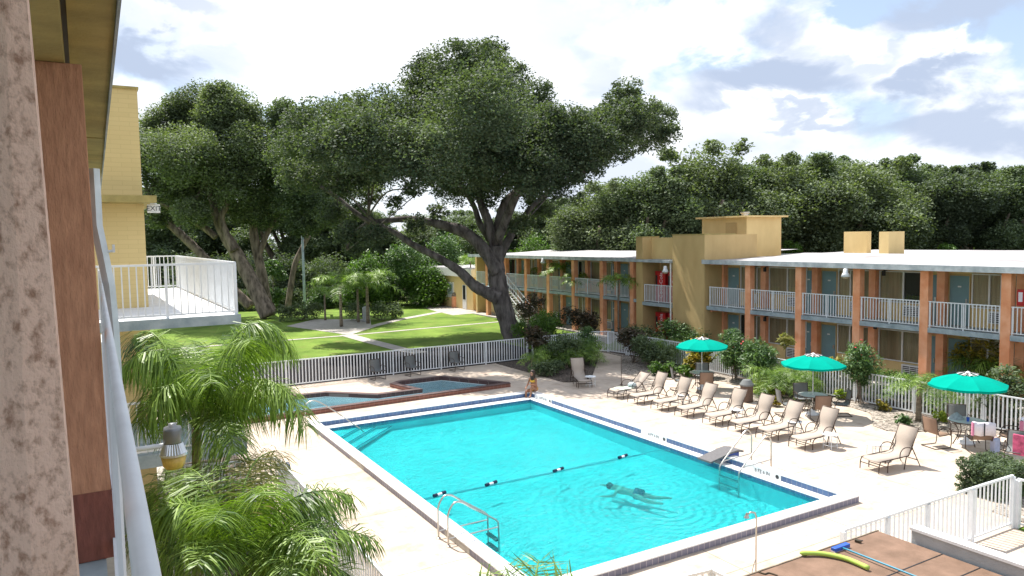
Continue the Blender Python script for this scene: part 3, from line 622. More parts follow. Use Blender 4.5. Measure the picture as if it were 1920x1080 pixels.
# rooftop boxes
ph = MB().box(34, 30.87, 5.15, 37.0, 34.5, 7.5); ph = ph.build('penthouse', M_yel, mot); MB().box(33.72, 30.6, 7.501, 37.3, 34.8, 7.60).build('penthouse_roof', M_yel, ph); MB().box(33.98, 31.6, 5.3, 33.998, 32.5, 7.2).build('penthouse_door', M_tan, ph)
MB().lathe([(.22, 7.62), (.22, 7.8), (.3, 7.82), (.3, 7.9)], (36.2, 33, 0)).build('vent', M_steel, ph)
for (a, b_, c_) in (((1582, 462), (1625, 461), 38.5), ((1666, 465), (1702, 464), 38.5)):
    p, q = onX(*a, c_), onX(*b_, c_)
    if c_ and a[0] > 1650: 
        p, q = onX(1661, 464, 37.2), onX(1666, 465, 37.2); w = MB().box(37.2, q.y, 5.15, 38.6, q.y+.55, 6.52)
    else: w = MB().box(38.5, q.y, 5.2, 38.9, p.y, 6.55)
    w.build('chimney', M_yel, mot)
# outside stair at the far end of the wing
stx = MB(); n = 15
for i in range(n):
    y = 51.3-i*.29; z = ZS-(i+1)*ZS/(n+.5); stx.box(28.15, y-.3, z-.05, 29.3, y, z)
stair = stx.build('stair', M_path, mot)
sr = MB()
for x in (28.12, 29.33):
    sr.beam((x, 51.5, ZS-.02), (x, 51.5-n*.29, .12), .06, .2)
    for dz in (.45, .95): sr.beam((x, 51.5, ZS+dz), (x, 51.5-n*.29, .12+dz), .05, .05)
    for i in range(0, n+1, 1): sr.beam((x, 51.5-i*.29, ZS-i*ZS/n), (x, 51.5-i*.29, ZS-i*ZS/n+.95), .03, .03)
sr.build('stair_railing', M_white, stair)
MB().box(28.1, 51.3, ZS-.18, XF-.002, 53.3, ZS).build('stair_landing', M_slab, mot)

# vending machines
def vending(name, label, loc):
    t = thing(name, label, 'vending machine', loc, 0, 'red vending machines')
    x, y, z = loc
    MB().box(x, y-.45, z, x+.75, y+.45, z+1.85).build('cabinet', M_red, t, bevel=.02)
    MB().box(x-.012, y-.42, z+.25, x-.001, y+.2, z+1.75).build('front_panel', mat('red_panel', (.55, .02, .02), .3), t)
    mm = Matrix.Translation((x-.02, y-.1, z+1.0)) @ Matrix.Rotation(R(-90), 4, 'Z') @ Matrix.Rotation(R(90), 4, 'X') @ Matrix.Rotation(R(90), 4, 'Z')
    text_mesh('Coca-Cola', .36, 'lettering', M_towel, t, mm)
    MB().box(x-.014, y+.25, z+.9, x-.002, y+.4, z+1.6).build('selector', M_blk, t)
    return t
for z_, w_ in ((ZS-.1, 'upper'), (0.03, 'lower')):
    vending('vending_machine', f'red vending machine with white script at the right of the {w_} recess', (29.95, 32.75, z_))
    vending('vending_machine', f'red vending machine at the left of the {w_} recess', (29.95, 33.85, z_))

def floodlight(loc, label, s=1.):
    t = thing('floodlight', label, 'light', loc, 0, 'white lamps on the motel wing'); x, y, z = loc
    MB().lathe([(.05*s, .30*s), (.10*s, .28*s), (.11*s, .12*s), (.14*s, .08*s), (.20*s, -.06*s)], loc, 16, False, True).build('housing', M_white, t, smooth=True)
    MB().lathe([(.02, -.16*s), (.12*s, -.14*s), (.17*s, -.06*s)], loc, 16).build('lens', M_curt, t, smooth=True); return t
floodlight((XF-.34, 20.75, 4.62), 'white security lamp at the top of the third orange column')
floodlight((XF-.30, 32.45, 4.45), 'white bell lamp hanging in the upper vending recess')
floodlight((XF-.34, 45.5, 4.7), 'white security lamp under the eave of the far left part of the wing')
for k, (px, py, zl) in enumerate(((1657, 512, 'upper walkway, second bay from the right edge'), (1641, 612, 'lower walkway, behind the middle parasol'), (1434, 505, 'upper walkway, first full bay beside the blind wall'), (1434, 598, 'lower walkway, first full bay beside the blind wall'))):
    p = onX(px, py, XB-.36); t = thing('wall_lantern', f'small dark wall lantern on the {zl}', 'lantern', tuple(p), 0, 'dark wall lanterns')
    MB().box(p.x-.06, p.y-.06, p.z-.12, p.x+.06, p.y+.06, p.z+.10).build('lantern_body', M_blk, t, bevel=.015); MB().box(p.x, p.y-.02, p.z+.1, p.x+.2, p.y+.02, p.z+.14).build('bracket', M_blk, t)
for (px, py, lb) in ((1916, 558, 'red fire extinguisher box on the upper walkway at the right edge'), (1327, 600, 'red fire extinguisher box beside the blind wall on the ground floor')):
    p = onX(px, py, XF+.3); t = thing('extinguisher_box', lb, 'fire box', tuple(p)); MB().box(p.x-.1, p.y-.12, p.z-.3, p.x+.06, p.y+.12, p.z+.3).build('cabinet', M_red, t, bevel=.01)
    MB().box(p.x-.106, p.y-.07, p.z-.15, p.x-.101, p.y+.07, p.z+.2).build('window', M_towel, t)

# annex: small one-storey yellow house at the end of the wing
an = thing('annex_building', 'small one-storey yellow building with white fascia at the end of the motel wing', 'building', (33, 63, 0))
MB().box(30.5, 59.6, 0, 37, 68, 3.0).build('wall', M_yel, an); MB().box(30.2, 59.3, 3.001, 37.3, 68.3, 3.75).build('fascia', M_whitew, an); MB().box(30.3, 59.4, 3.751, 37.2, 68.2, 3.82).build('roof', M_roof, an)
for (a, b) in (((821, 527), (829, 553)), ((840, 528), (852, 555))):
    p, q = onX(*a, 30.5), onX(*b, 30.5); w = MB().box(30.40, q.y, q.z, 30.499, p.y, p.z).build('window', M_whitew, an)
    MB().box(30.385, q.y+.15, q.z+.15, 30.398, p.y-.15, p.z-.15).build('pane', M_slab, w); MB().box(30.3, q.y-.1, q.z-.12, 30.498, p.y+.1, q.z-.003).build('sill', M_whitew, w)
p, q = onX(868, 534, 30.5), onX(876, 579, 30.5); d = MB().box(30.42, q.y, .02, 30.498, p.y, p.z).build('door', M_whitew, an); MB().box(30.40, q.y+.15, .9, 30.418, p.y-.15, 2.2).build('pane', M_dark, d)
for (px, py, lb) in ((854, 576, 'stone urn bin by the door of the small yellow building, left one'), (900, 584, 'stone urn bin between the small palm trunks and the great oak')):
    p = G(px, py); t = thing('litter_bin', lb, 'bin', tuple(p)); MB().lathe([(.33, 0), (.36, .1), (.34, 1.0), (.36, 1.05)], tuple(p), 16).build('body', M_or, t); MB().lathe([(.36, 1.051), (.33, 1.25), (.2, 1.4), (.02, 1.45)], tuple(p), 16).build('lid', M_ptrunk, t, smooth=True)
# end wall of the wing's roof projecting over
MB().box(XF+.5, YL+.61, 0, 43, YL+.9, 5.0).build('end_wall', M_yel, mot)

# far houses
def house(label, p, w, h, m, roofm, rz, gable=2.2):
    t = thing('house', label, 'house', tuple(p), rz); s = MB()
    o = MB().box(-w/2, -5, 0, w/2, 5, h).build('wall', m, t, world=False)
    r_ = MB(); r_.quad((-w/2-.4, -5.4, h), (w/2+.4, -5.4, h), (w/2+.4, 0, h+gable), (-w/2-.4, 0, h+gable)); r_.quad((w/2+.4, 5.4, h), (-w/2-.4, 5.4, h), (-w/2-.4, 0, h+gable), (w/2+.4, 0, h+gable)); r_.build('roof', roofm, t, world=False)
    g = MB(); g.quad((-w/2, -5, h), (-w/2, 5, h), (-w/2, 0, h+gable-.2)); g.quad((w/2, -5, h), (w/2, 5, h), (w/2, 0, h+gable-.2)); g.build('gable', m, t, world=False)
    MB().box(-w/2-.02, -1.6, h-1.5, -w/2-.004, -.4, h-.5).box(-w/2-.02, .4, h-1.5, -w/2-.004, 1.6, h-.5).build('window', M_slab, t, world=False)
p = W(1064, 470, 105); p.z = 0; house('distant tan house with a brown gable, over the left end of the motel roof', p, 7, 7.2, mat('house_tan', (.6, .46, .3), .9), mat('brown_shingle', (.3, .17, .12), .9), R(28), 2.6)
p = W(1196, 470, 115); p.z = 0; house('distant pale blue house with a light grey roof beside the yellow centre block', p, 10, 8.2, mat('house_blue', (.42, .50, .56), .9), mat('grey_shingle', (.5, .46, .44), .9), R(-60), 2.4)

# ------------------------------------------------------------------ our own building on the left
own = thing('balcony_building', 'shaded near building on the left with terracotta column, yellow soffit and white balcony handrail', 'building', (0, 3, 0))
ZF = 5.1
MB().box(-3, -2, ZF-.22, .03, 12.5, ZF).build('balcony_floor', M_slab, own)
MB().box(-3.2, -2, 0, -.25, 14.5, ZF-.225).build('wall', M_brickyel, own)
def lean_box(x0a, x1a, x0b, x1b, y0, y1, z0, z1):
    m = MB(); v = [(x0a, y0, z0), (x1a, y0, z0), (x1a, y1, z0), (x0a, y1, z0), (x0b, y0, z1), (x1b, y0, z1), (x1b, y1, z1), (x0b, y1, z1)]
    m.v = v; m.f = [(3, 2, 1, 0), (4, 5, 6, 7), (0, 1, 5, 4), (1, 2, 6, 5), (2, 3, 7, 6), (3, 0, 4, 7)]; return m
lean_box(-.145, .066, -.145, .038, 3.70, 4.0, ZF+.003, 7.27).build('column', M_stucco, own, bevel=.004)
lean_box(-.149, .070, -.149, .066, 3.696, 4.004, ZF+.003, ZF+.31).build('column_base', M_stucco2, own)
MB().box(-.03, 6.2, ZF, .062, 6.5, 7.33).build('column', M_stucco, own); MB().box(-.02, 8.8, ZF, .075, 9.1, 7.33).build('column', M_stucco, own)
MB().box(-.35, -2, 7.271, -.026, 12.0, 7.52).build('beam', M_soff, own)
EV = lambda y: .112+.0142*y
MB().poly([(-.006, -2), (EV(-2), -2), (EV(7.2), 7.2), (-.006, 7.2)], z=7.46, thick=.06).poly([(-.006, 7.203), (EV(7.203), 7.203), (EV(14), 14), (-.006, 14)], z=7.46, thick=.066).build('eave_soffit', M_soff, own)
MB().box(-.0255, -2, 7.42, -.0065, 12, 7.46).build('soffit_gap', M_blk, own)
MB().poly([(EV(-2)+.001, -2), (EV(-2)+.013, -2), (EV(14)+.013, 14), (EV(14)+.001, 14)], z=7.62, thick=.24).build('eave_fascia', M_fascia, own)
MB().box(-3, -2, 7.53, .08, 12.6, 7.62).build('roof', M_brownroof, own)
# handrail pipe under the camera running forward
hr = MB(); hr.tube([(.030, -.5, 6.085), (.033+.0142*13.5, 13.5, 6.085)], .0165, 12); hr.build('handrail', M_white, own, smooth=True)
hb = MB(); 
for i in range(40): hb.tube([(.025+.0142*(2.2+i*.25), 2.2+i*.25, ZF+.08), (.025+.0142*(2.2+i*.25), 2.2+i*.25, 6.07)], .008, 6)
hb.beam((.05, 2, ZF+.075), (.20, 12.3, ZF+.075), .03, .03); hb.build('balusters', M_white, own)
dp = MB(); P = [(.150, 9, 7.3), (.150, 9, 7.02), (.150, 9, 6.70), (.190, 9, 6.42), (.238, 9, 6.05), (.255, 9, 5.6), (.258, 9, 5.0), (.26, 9, .2)]
dp.tube(P, .058, 4)
dpo = dp.build('downspout', mat('downspout_paint', (.62, .68, .73), .5), own)
q = onY(220, 467, 9); MB().tube([(.2, 9, q.z-.03), (.28, 9, q.z-.02), (.30, 9, q.z)], .014, 8).box(.285, 8.98, q.z-.035, .31, 9.02, q.z+.05).build('pipe_bracket', M_white, dpo)

post = thing('wooden_post', 'blurred near post with peeling pink and brown paint at the left edge', 'post', (-.1, 1.2, 5))
pm = MB()
pa, pb = onY(50, 0, 1.2), onY(147, 1100, 1.2); pc, pd = onY(8, 0, 1.2), onY(62, 1100, 1.2)
def ext(a, b, z): t = (z-a.z)/(b.z-a.z); return a+(b-a)*t
lo, hi = 5.4, 7.3
A0, A1, B0, B1 = ext(pa, pb, lo), ext(pa, pb, hi), ext(pc, pd, lo), ext(pc, pd, hi)
for (p, q) in ((A0, A1),): pass
bw = Vector((-.10, .05, 0)); v = [B0, A0, A0+Vector((0, .09, 0)), B0+Vector((0, .09, 0)), B0+bw, B1, A1, A1+Vector((0, .09, 0)), B1+Vector((0, .09, 0)), B1+bw]
pm.quad(B0, A0, A1, B1); pm.quad(A0, A0+Vector((0, .09, 0)), A1+Vector((0, .09, 0)), A1); pm.quad(B0+bw, B0, B1, B1+bw); pm.quad(B0+bw, B1+bw, A1+Vector((0, .09, 0)), A0+Vector((0, .09, 0)))
pm.build('shaft', M_post, post)

# stair tower with walkways
tw = thing('stair_tower', 'yellow painted block stair tower with a ledge, behind the white upper walkway', 'tower', (0, 20, 0))
MB().box(-4, 18.5, 0, 1.25, 24, 7.40).build('wall', M_brickyel, tw); MB().box(-4, 18.55, 7.55, 1.235, 24, 9.92).build('siding_wall', M_brickyel, tw)
MB().box(-4, 17.9, 7.401, 1.47, 24.2, 7.549).build('ledge', M_soff, tw); MB().box(-4, 18.50, 9.921, 1.26, 24.05, 9.97).build('parapet_cap', M_soff, tw)
MB().box(.2, 15.5, 2.22, 2.72, 18.495, 2.47).build('lower_walkway', M_slab, tw)
MB().poly([(.1, 15.32), (2.62, 15.32), (2.66, 26.0), (1.252, 26.0), (1.252, 18.49), (.1, 18.49)], z=5.08, thick=.16).build('upper_walkway', M_coping, tw)
MB().box(.1, 15.27, 4.90, 2.66, 15.315, 5.085).build('walkway_fascia', M_slab, tw)
def wrail(a, b, z, sp, name, parent, h=1.02, w=.022):
    a, b = Vector((*a, z)), Vector((*b, z)); L = (b-a).length; n = round(L/sp); m = MB(); d = (b-a)/L
    for i in range(n+1): p = a+d*L*i/n; m.beam(p+Vector((0, 0, .05)), p+Vector((0, 0, h)), w, w, up=Vector((-d.y, d.x, 0)))
    m.beam(a+Vector((0, 0, h)), b+Vector((0, 0, h)), .045, .04); m.beam(a+Vector((0, 0, .07)), b+Vector((0, 0, .07)), .03, .03)
    for f in (.0, .5, 1.): p = a+(b-a)*f; m.beam(p, p+Vector((0, 0, h)), .05, .05, up=Vector((-d.y, d.x, 0)))
    return m.build(name, M_white, parent)
wrail((.12, 15.35), (2.58, 15.35), 5.08, .125, 'walkway_railing', tw); wrail((1.3, 25.9), (2.6, 25.9), 5.08, .12, 'walkway_railing', tw)
wrail((2.6, 15.38), (2.6, 25.88), 5.08, .095, 'walkway_railing', tw, w=.03); wrail((.25, 15.55), (2.66, 15.55), 2.47, .125, 'walkway_railing', tw); wrail((2.66, 15.6), (2.66, 18.4), 2.47, .12, 'walkway_railing', tw)
MB().box(2.63, 15.5, 5.06, 2.645, 25.9, 6.05).build('screen_panel', M_whitew, tw)
ex = thing('exit_sign', 'small white EXIT sign hanging under the ledge of the yellow tower', 'sign', (1.43, 18.3, 7.3))
MB().box(1.30, 18.26, 7.185, 1.56, 18.31, 7.375).build('panel', M_whitew, ex, bevel=.005); text_mesh('EXIT', .15, 'lettering', M_blk, ex, Matrix.Translation((1.435, 18.257, 7.28)) @ Matrix.Rotation(R(90), 4, 'X'), .001)
MB().box(1.36, 18.27, 7.376, 1.50, 18.30, 7.401).build('bracket', M_white, ex)

sl_ = thing('security_light', 'barn light with grey housing and yellow lens in front of the left palm', 'light', tuple(W(325, 830, 6.8)))
c = W(325, 842, 6.8); sc_ = 6.8/FPX
MB().lathe([(.0, 49*sc_), (7*sc_, 49*sc_), (7*sc_, 44*sc_), (15*sc_, 42*sc_), (16*sc_, 36*sc_), (17*sc_, 14*sc_), (16*sc_, 12*sc_)], tuple(c), 24, False).build('housing', mat('grey_metal', (.22, .23, .24), .4, metal=.6), sl_, smooth=True)
rf = MB(); k = 28
for j in range(k):
    a0, a1 = 2*math.pi*j/k, 2*math.pi*(j+1)/k; am = (a0+a1)/2
    def pp(r, z, a): return (c.x+r*sc_*math.cos(a), c.y+r*sc_*math.sin(a), c.z+z*sc_)
    rf.quad(pp(17, 12, a0), pp(23, -7, a0), pp(21.5, -7, am), pp(15.5, 12, am)); rf.quad(pp(15.5, 12, am), pp(21.5, -7, am), pp(23, -7, a1), pp(17, 12, a1))
rf.lathe([(23*sc_, -7*sc_), (24*sc_, -7*sc_), (24*sc_, -11*sc_), (22*sc_, -11*sc_)], tuple(c), 28, False, False); rf.build('reflector', mat('cast_aluminium', (.6, .62, .64), .3, metal=.9), sl_)
MB().lathe([(.01, -37*sc_), (15*sc_, -36*sc_), (19*sc_, -30*sc_), (22.5*sc_, -11*sc_)], tuple(c), 28).build('lens', mat('amber_lens', (.62, .42, .10), .3, .2, 20), sl_, smooth=True)
MB().tube([c+Vector((0, 0, 10*sc_)), c+Vector((-.25, .02, 8*sc_)), Vector((-.26, c.y+.2, c.z+.02))], .022, 10).build('arm', M_white, sl_, smooth=True)

# ------------------------------------------------------------------ lower right: flat brown roof, wall, tools
ZB = 2.4
sh = thing('pool_shed', 'low building with a flat brown roof in the lower right corner', 'building', (7, 4, 0))
MB().box(2.2, -3, 0, 9.15, 5.9, ZB-.15).build('wall', M_tan, sh)
MB().box(1.8, -3.3, ZB-.14, 9.28, 6.07, ZB).build('roof', M_brownroof, sh)
sm = MB()
for x in (8.0, 6.6, 5.2): pass
for y in (5.18, 4.72, 3.8, 2.9): sm.box(1.9, y, ZB+.001, 9.27, y+.014, ZB+.005)
sm.build('seams', M_blk, sh)
MB().box(1.8, 6.071, ZB-.2, 9.3, 6.09, ZB+.01).build('drip_edge', M_ptrunk, sh)
wl = thing('parapet_wall', 'white capped concrete wall on the right side of the brown roof', 'wall', (9.5, 2, 0))
MB().box(9.32, -3, 0, 9.44, 5.62, 2.56).build('wall', M_greyw, wl); MB().box(9.30, -3, 2.561, 9.47, 5.64, 2.60).build('cap', M_coping, wl); MB().box(9.445, -3, 0, 9.75, 5.2, 2.45).build('outer_leaf', M_greyw, wl)
def onroof(px, py, dz=.0): return G(px, py, ZB+dz)
nd = thing('pool_noodle', 'lime green pool noodle lying on the brown roof', 'pool noodle', tuple(onroof(1560, 1040)))
MB().tube(smooth_path([onroof(1500, 1037, .045), onroof(1540, 1038, .04), onroof(1585, 1047, .04), onroof(1628, 1065, .04)], 6), [.012]+[.03]*17+[.03], 12).build('foam_tube', M_noodle, nd, smooth=True)
br = thing('pool_brush', 'blue pool brush on a long teal pole lying on the brown roof', 'brush', tuple(onroof(1575, 1030)))
a, b = onroof(1562, 1031, .03), onroof(1590, 1021, .03); MB().beam(a, b, .07, .05).build('brush_head', M_blueb, br, bevel=.008)
MB().beam(a-Vector((0, 0, .028)), b-Vector((0, 0, .028)), .06, .03).build('bristles', M_towel, br)
MB().tube([(a+b)/2, onroof(1590, 1031, .04), onroof(1720, 1082, .05), onroof(1820, 1122, .05)], .012, 10).build('pole', M_tpole, br, smooth=True)
hb_ = thing('hand_brush', 'small dark hand brush lying near the far corner of the brown roof', 'brush', tuple(onroof(1610, 1014)))
MB().beam(onroof(1604, 1013, .02), onroof(1614, 1016, .02), .05, .03).build('brush_head', M_redleaf, hb_); MB().tube([onroof(1610, 1014, .03), onroof(1618, 1014, .03)], .008, 6).build('handle', M_blk, hb_)
cd_ = thing('cord', 'short dark cord lying on the near edge of the brown roof', 'cord', tuple(onroof(1440, 1074)))
MB().tube(smooth_path([onroof(1422, 1072, .01), onroof(1434, 1076, .01), onroof(1442, 1074, .01), onroof(1458, 1079, .01)], 4), .008, 6).build('cord_line', M_redleaf, cd_)
# outdoor shower
q = G(1418, 1079, 0); tq = G(1418, 960, 2.1); sx_, sy_ = tq.x, tq.y
shw = thing('shower', 'thin outdoor shower pole standing by the near rim of the pool', 'shower', (sx_, sy_, 0))
h_ = CR*-.0; hd = (CR*-1).normalized()
MB().tube([(sx_, sy_, 0), (sx_, sy_, 2.02), (sx_+hd.x*.02, sy_+hd.y*.02, 2.09), (sx_+hd.x*.09, sy_+hd.y*.09, 2.10), (sx_+hd.x*.14, sy_+hd.y*.14, 2.06)], .013, 8).build('pipe', M_steel, shw, smooth=True)
MB().lathe([(.045, -.05), (.02, 0), (.012, .03)], (sx_+hd.x*.15, sy_+hd.y*.15, 2.06), 12).build('shower_head', M_steel, shw)
MB().tube(arc((sx_, sy_, 1.35), (sx_+hd.x*.16, sy_+hd.y*.16, .9), (sx_, sy_, .5), 10), .004, 6).build('pull_cord', M_blk, shw)

# ------------------------------------------------------------------ pool fittings
ld = thing('pool_ladder', 'bent steel handrail pair of the ladder on the near left side of the pool', 'pool ladder', (6.5, 14.2, 0))
for i, yy in enumerate((14.42, 13.92)):
    pth = smooth_path([(6.42, yy, 0), (6.42, yy, .5), (6.44, yy, .72), (6.56, yy, .90), (6.74, yy, .90), (7.0, yy, .72), (7.45, yy, .42), (7.6, yy, .30), (7.64, yy, .15), (7.64, yy, -.9)], 4)
    MB().tube(pth, .021, 10).build('handrail', M_steel, ld, smooth=True); MB().tube([(6.42, yy, .16), (7.64, yy, .16)], .017, 8).build('brace', M_steel, ld)
    MB().lathe([(.05, 0), (.05, .015), (.025, .03)], (6.42, yy, 0), 12).build('foot_flange', M_steel, ld)
for z in (-.15, -.38): MB().box(7.58, 13.94, z-.02, 7.68, 14.40, z+.02).build('step', M_blk, ld)
dr = thing('ladder_rails', 'pair of steel ladder handrails on the right pool side beside the diving board', 'pool ladder', (16.2, 14.2, 0))
for yy in (14.62, 13.92):
    pth = smooth_path([(16.35, yy, 0), (16.35, yy, .55), (16.33, yy, .78), (16.2, yy, .92), (16.02, yy, .85), (15.3, yy, .25), (15.12, yy, .08), (15.08, yy, -.1), (15.08, yy, -1.2)], 4)
    MB().tube(pth, .022, 10).build('handrail', M_steel, dr, smooth=True); MB().tube([(16.35, yy, .22), (15.2, yy, .18)], .017, 8).build('brace', M_steel, dr)
for z in (-.2, -.42): MB().box(15.02, 13.94, z-.02, 15.12, 14.60, z+.02).build('step', M_steel, dr)
db = thing('diving_board', 'short dark grey diving board with a curved tail over the right rim', 'diving board', (15.5, 15.1, 0))
sec = [(14.95, .10), (15.3, .16), (15.7, .24), (16.0, .27), (16.25, .22)]; d_ = MB()
for (xa, za), (xb, zb_) in zip(sec[:-1], sec[1:]):
    for (s1, s2) in ((0, 1),):
        ya_, yb_ = 14.82, 15.34
        d_.quad((xa, ya_, za+.05), (xb, ya_, zb_+.05), (xb, yb_, zb_+.05), (xa, yb_, za+.05)); d_.quad((xa, yb_, za), (xb, yb_, zb_), (xb, ya_, zb_), (xa, ya_, za)); d_.quad((xa, ya_, za), (xb, ya_, zb_), (xb, ya_, zb_+.05), (xa, ya_, za+.05)); d_.quad((xb, yb_, zb_), (xa, yb_, za), (xa, yb_, za+.05), (xb, yb_, zb_+.05))
d_.quad((14.95, 15.34, .10), (14.95, 14.82, .10), (14.95, 14.82, .15), (14.95, 15.34, .15)); d_.quad((16.25, 14.82, .22), (16.25, 15.34, .22), (16.25, 15.34, .27), (16.25, 14.82, .27))
d_.build('board', mat('grey_board', (.15, .145, .15), .9, .12, 20, .5, 200), db); MB().box(15.7, 14.9, 0, 16.15, 15.26, .22).build('stand', M_blueb, db)
hr2 = thing('stair_handrail', 'single thin steel handrail at the entry steps in the far left corner of the pool', 'handrail', (6.9, 25, 0))
MB().tube(smooth_path([G(573, 797)+Vector((0, 0, 0)), G(573, 797)+Vector((0, 0, .6)), G(573, 797)+Vector((.05, 0, .76)), G(573, 797)+Vector((.5, -.1, .78)), (8.15, 24.75, -.1), (8.3, 24.6, -.4)], 5), .02, 8).build('rail', M_steel, hr2, smooth=True)
rp = thing('lane_rope', 'thin dark rope with small floats stretched across the middle of the pool', 'rope', (11, 17.1, 0))
MB().tube([(WX0, 17.0, -.04)]+[(WX0+i*.4, 17.05+.04*math.sin(i), -.062) for i in range(1, 20)]+[(WX1, 16.9, -.04)], .004, 6).build('line', mat('rope_fibre', (.05, .22, .28), .7), rp)
for (x, lb) in ((7.66, 'half hidden float nearest the left ladder'), (9.17, 'second float from the left'), (11.33, 'third float from the left'), (13.63, 'float nearest the right rim')):
    f = thing('rope_float', f'small blue {lb} on the pool rope', 'float', (x, 17.08, -.05), 0, 'floats on the pool rope')
    MB().tube([(x-.07, 17.06, -.05), (x+.07, 17.1, -.05)], .036, 12).build('white_band', M_towel, f, smooth=False)
    for s in (-1, 1): MB().tube([(x+s*.085, 17.08+s*.02, -.04), (x+s*.19, 17.08+s*.05, -.04)], .045, 12).build('dark_cap', mat('navy_plastic', (.01, .02, .06), .4), f)

# ------------------------------------------------------------------ loungers
def lounger(back=1.0, towel=False, sling=None):
    t = thing('sun_lounger', 'beige sling sun lounger', 'sun lounger', (0, 0, 0)); sling = sling or M_sling
    w = .30; fr = MB(); a = R(62)*back; hx, hz = 1.15, .36; tx, tz = hx+.82*math.cos(a), hz+.82*math.sin(a)
    for s in (-w, w):
        MB().tube(smooth_path([(.0, s, .02), (.015, s, .22), (.06, s, .31), (.16, s, .34), (hx, s, .36)], 4), .014, 8).build('side_rail', M_bronze, t, False, True)
        MB().tube([(hx, s, .36), (tx, s, tz)], .014, 8).build('back_rail', M_bronze, t, False, True)
        MB().tube(smooth_path([(.34, s, 0), (.35, s, .22), (.42, s, .31), (.55, s, .34)], 4), .014, 8).build('leg', M_bronze, t, False, True)
        MB().tube([(.98, s, 0), (1.06, s, .34)], .014, 8).build('leg', M_bronze, t, False, True)
        s2 = s*1.07
        MB().tube(smooth_path([(.78, s2, .35), (.80, s2, .50), (.92, s2, .60), (1.12, s2, .60), (1.28, s2, .52), (1.36, s2, .38)], 4), .013, 8).build('armrest', M_bronze, t, False, True)
        MB().tube([(hx+.22*math.cos(a), s, hz+.30*math.sin(a)), (1.62, s, 0)], .013, 8).build('prop', M_bronze, t, False, True)
    for (bx_, bz_) in ((.02, .2), (.35, .15), (tx, tz), (1.5, .2)): MB().tube([(bx_, -w, bz_), (bx_, w, bz_)], .012, 6).build('cross_bar', M_bronze, t, False)
    pts = [(.07, .30), (.14, .352), (.35, .345), (.6, .335), (.85, .338), (1.05, .36), (hx+.04, .40), (hx+.12+.1*math.cos(a), .38+.2*math.sin(a)), (hx+.5*math.cos(a), hz+.5*math.sin(a)+.0), (tx-.02, tz-.02), (tx+.015, tz+.012), (tx+.03, tz-.03)]
    sm_ = smooth_path([(x, 0, z) for x, z in pts], 3); mb = MB(); ww = w-.015
    for p, q in zip(sm_[:-1], sm_[1:]):
        for y0, y1, d0, d1 in ((-ww, 0, 0, -.012), (0, ww, -.012, 0)): mb.quad((p.x, y0, p.z+d0), (q.x, y0, q.z+d0), (q.x, y1, q.z+d1), (p.x, y1, p.z+d1))
    so_ = mb.build('sling', sling, t, False, True); m = so_.modifiers.new('thickness', 'SOLIDIFY'); m.thickness = .012
    return t
L0 = lounger()
flat_l = lounger(.62); L1 = lounger(.9)
LG = 'row of beige sun loungers on the right side of the pool'
feet = [(1137, 745, 'lounger with pale towels on it, first of the row beside the path'), (1176, 755, 'second lounger of the row counted from the shaded path'), (1215, 768, 'third lounger of the row counted from the shaded path'),
        (1263, 780, 'fourth lounger of the row, left of the brown bin'), (1311, 795, 'fifth lounger of the row, in front of the brown bin'), (1363, 807, 'sixth lounger of the row, just above the tips of the ladder rails'),
        (1418, 821, 'seventh lounger of the row, right behind the ladder rails'), (1479, 838, 'eighth lounger of the row, last before the wide gap'), (1611, 879, 'lounger standing alone nearest the camera, apart from the row')]
for i, (px, py, lb) in enumerate(feet):
    p = G(px, py); y = p.y-.32; x = 18.15+.03*i if i < 8 else p.x; rz = R([2, -1, 1, 3, 0, -2, 1, -1, -6][i])
    y = p.y-.30
    if i == 0: place(flat_l, (x, y, 0), rz); flat_l['label'] = 'beige sun '+lb; flat_l['group'] = LG
    elif i == 1: place(L0, (x, y, 0), rz); L0['label'] = 'beige sun '+lb; L0['group'] = LG
    elif i == 3: place(L1, (x, y, 0), rz); L1['label'] = 'beige sun '+lb; L1['group'] = LG
    else: dup(L1 if i == 6 else L0, (x, y, 0), rz, 'beige sun '+lb, LG)
p = G(1096, 728); dup(L0, (p.x, p.y-.05, 0), R(68), 'beige sun lounger turned to face the camera beside the dark planting bed')
lt_ = flat_l.location
def sheet(name, label, cat, m, ctr, w, l, zf, rz=0, cat_g=None, thick=.012):
    t = MB(); n = 10; c, s = math.cos(rz), math.sin(rz)
    g = {}
    for i in range(n+1):
        for j in range(n+1):
            u, v = (i/n-.5)*w, (j/n-.5)*l; g[i, j] = (ctr[0]+u*c-v*s, ctr[1]+u*s+v*c, zf(u, v))
    for i in range(n):
        for j in range(n): t.quad(g[i, j], g[i+1, j], g[i+1, j+1], g[i, j+1])
    o = t.build(name, m, None, smooth=True); tag(o, label, cat, cat_g); md = o.modifiers.new('t', 'SOLIDIFY'); md.thickness = thick; return o
sheet('towel', 'pale green towel spread on the lowest lounger beside the path', 'towel', mat('pale_green_towel', (.62, .70, .60), .95, .05, 30, .4, 150), (lt_.x+.62, lt_.y, 0), .7, .56, lambda u, v: .362+.012*math.sin(9*u)*math.cos(11*v))
MB_t = MB(); rg = random.Random(2)
V_ = leaf_quads([(lt_.x+1.0, lt_.y, .44, .16, .6)], 10, .02, 1)
bt = MB().lathe([(.01, .0), (.15, .02), (.19, .08), (.14, .15), (.05, .19), (.01, .2)], (lt_.x+1.02, lt_.y, .36), 14).build('towel', mat('bluegrey_towel', (.46, .54, .56), .95, .2, 14, .9, 30), None, smooth=True); tag(bt, 'crumpled blue grey towel heaped on the lowest lounger', 'towel')

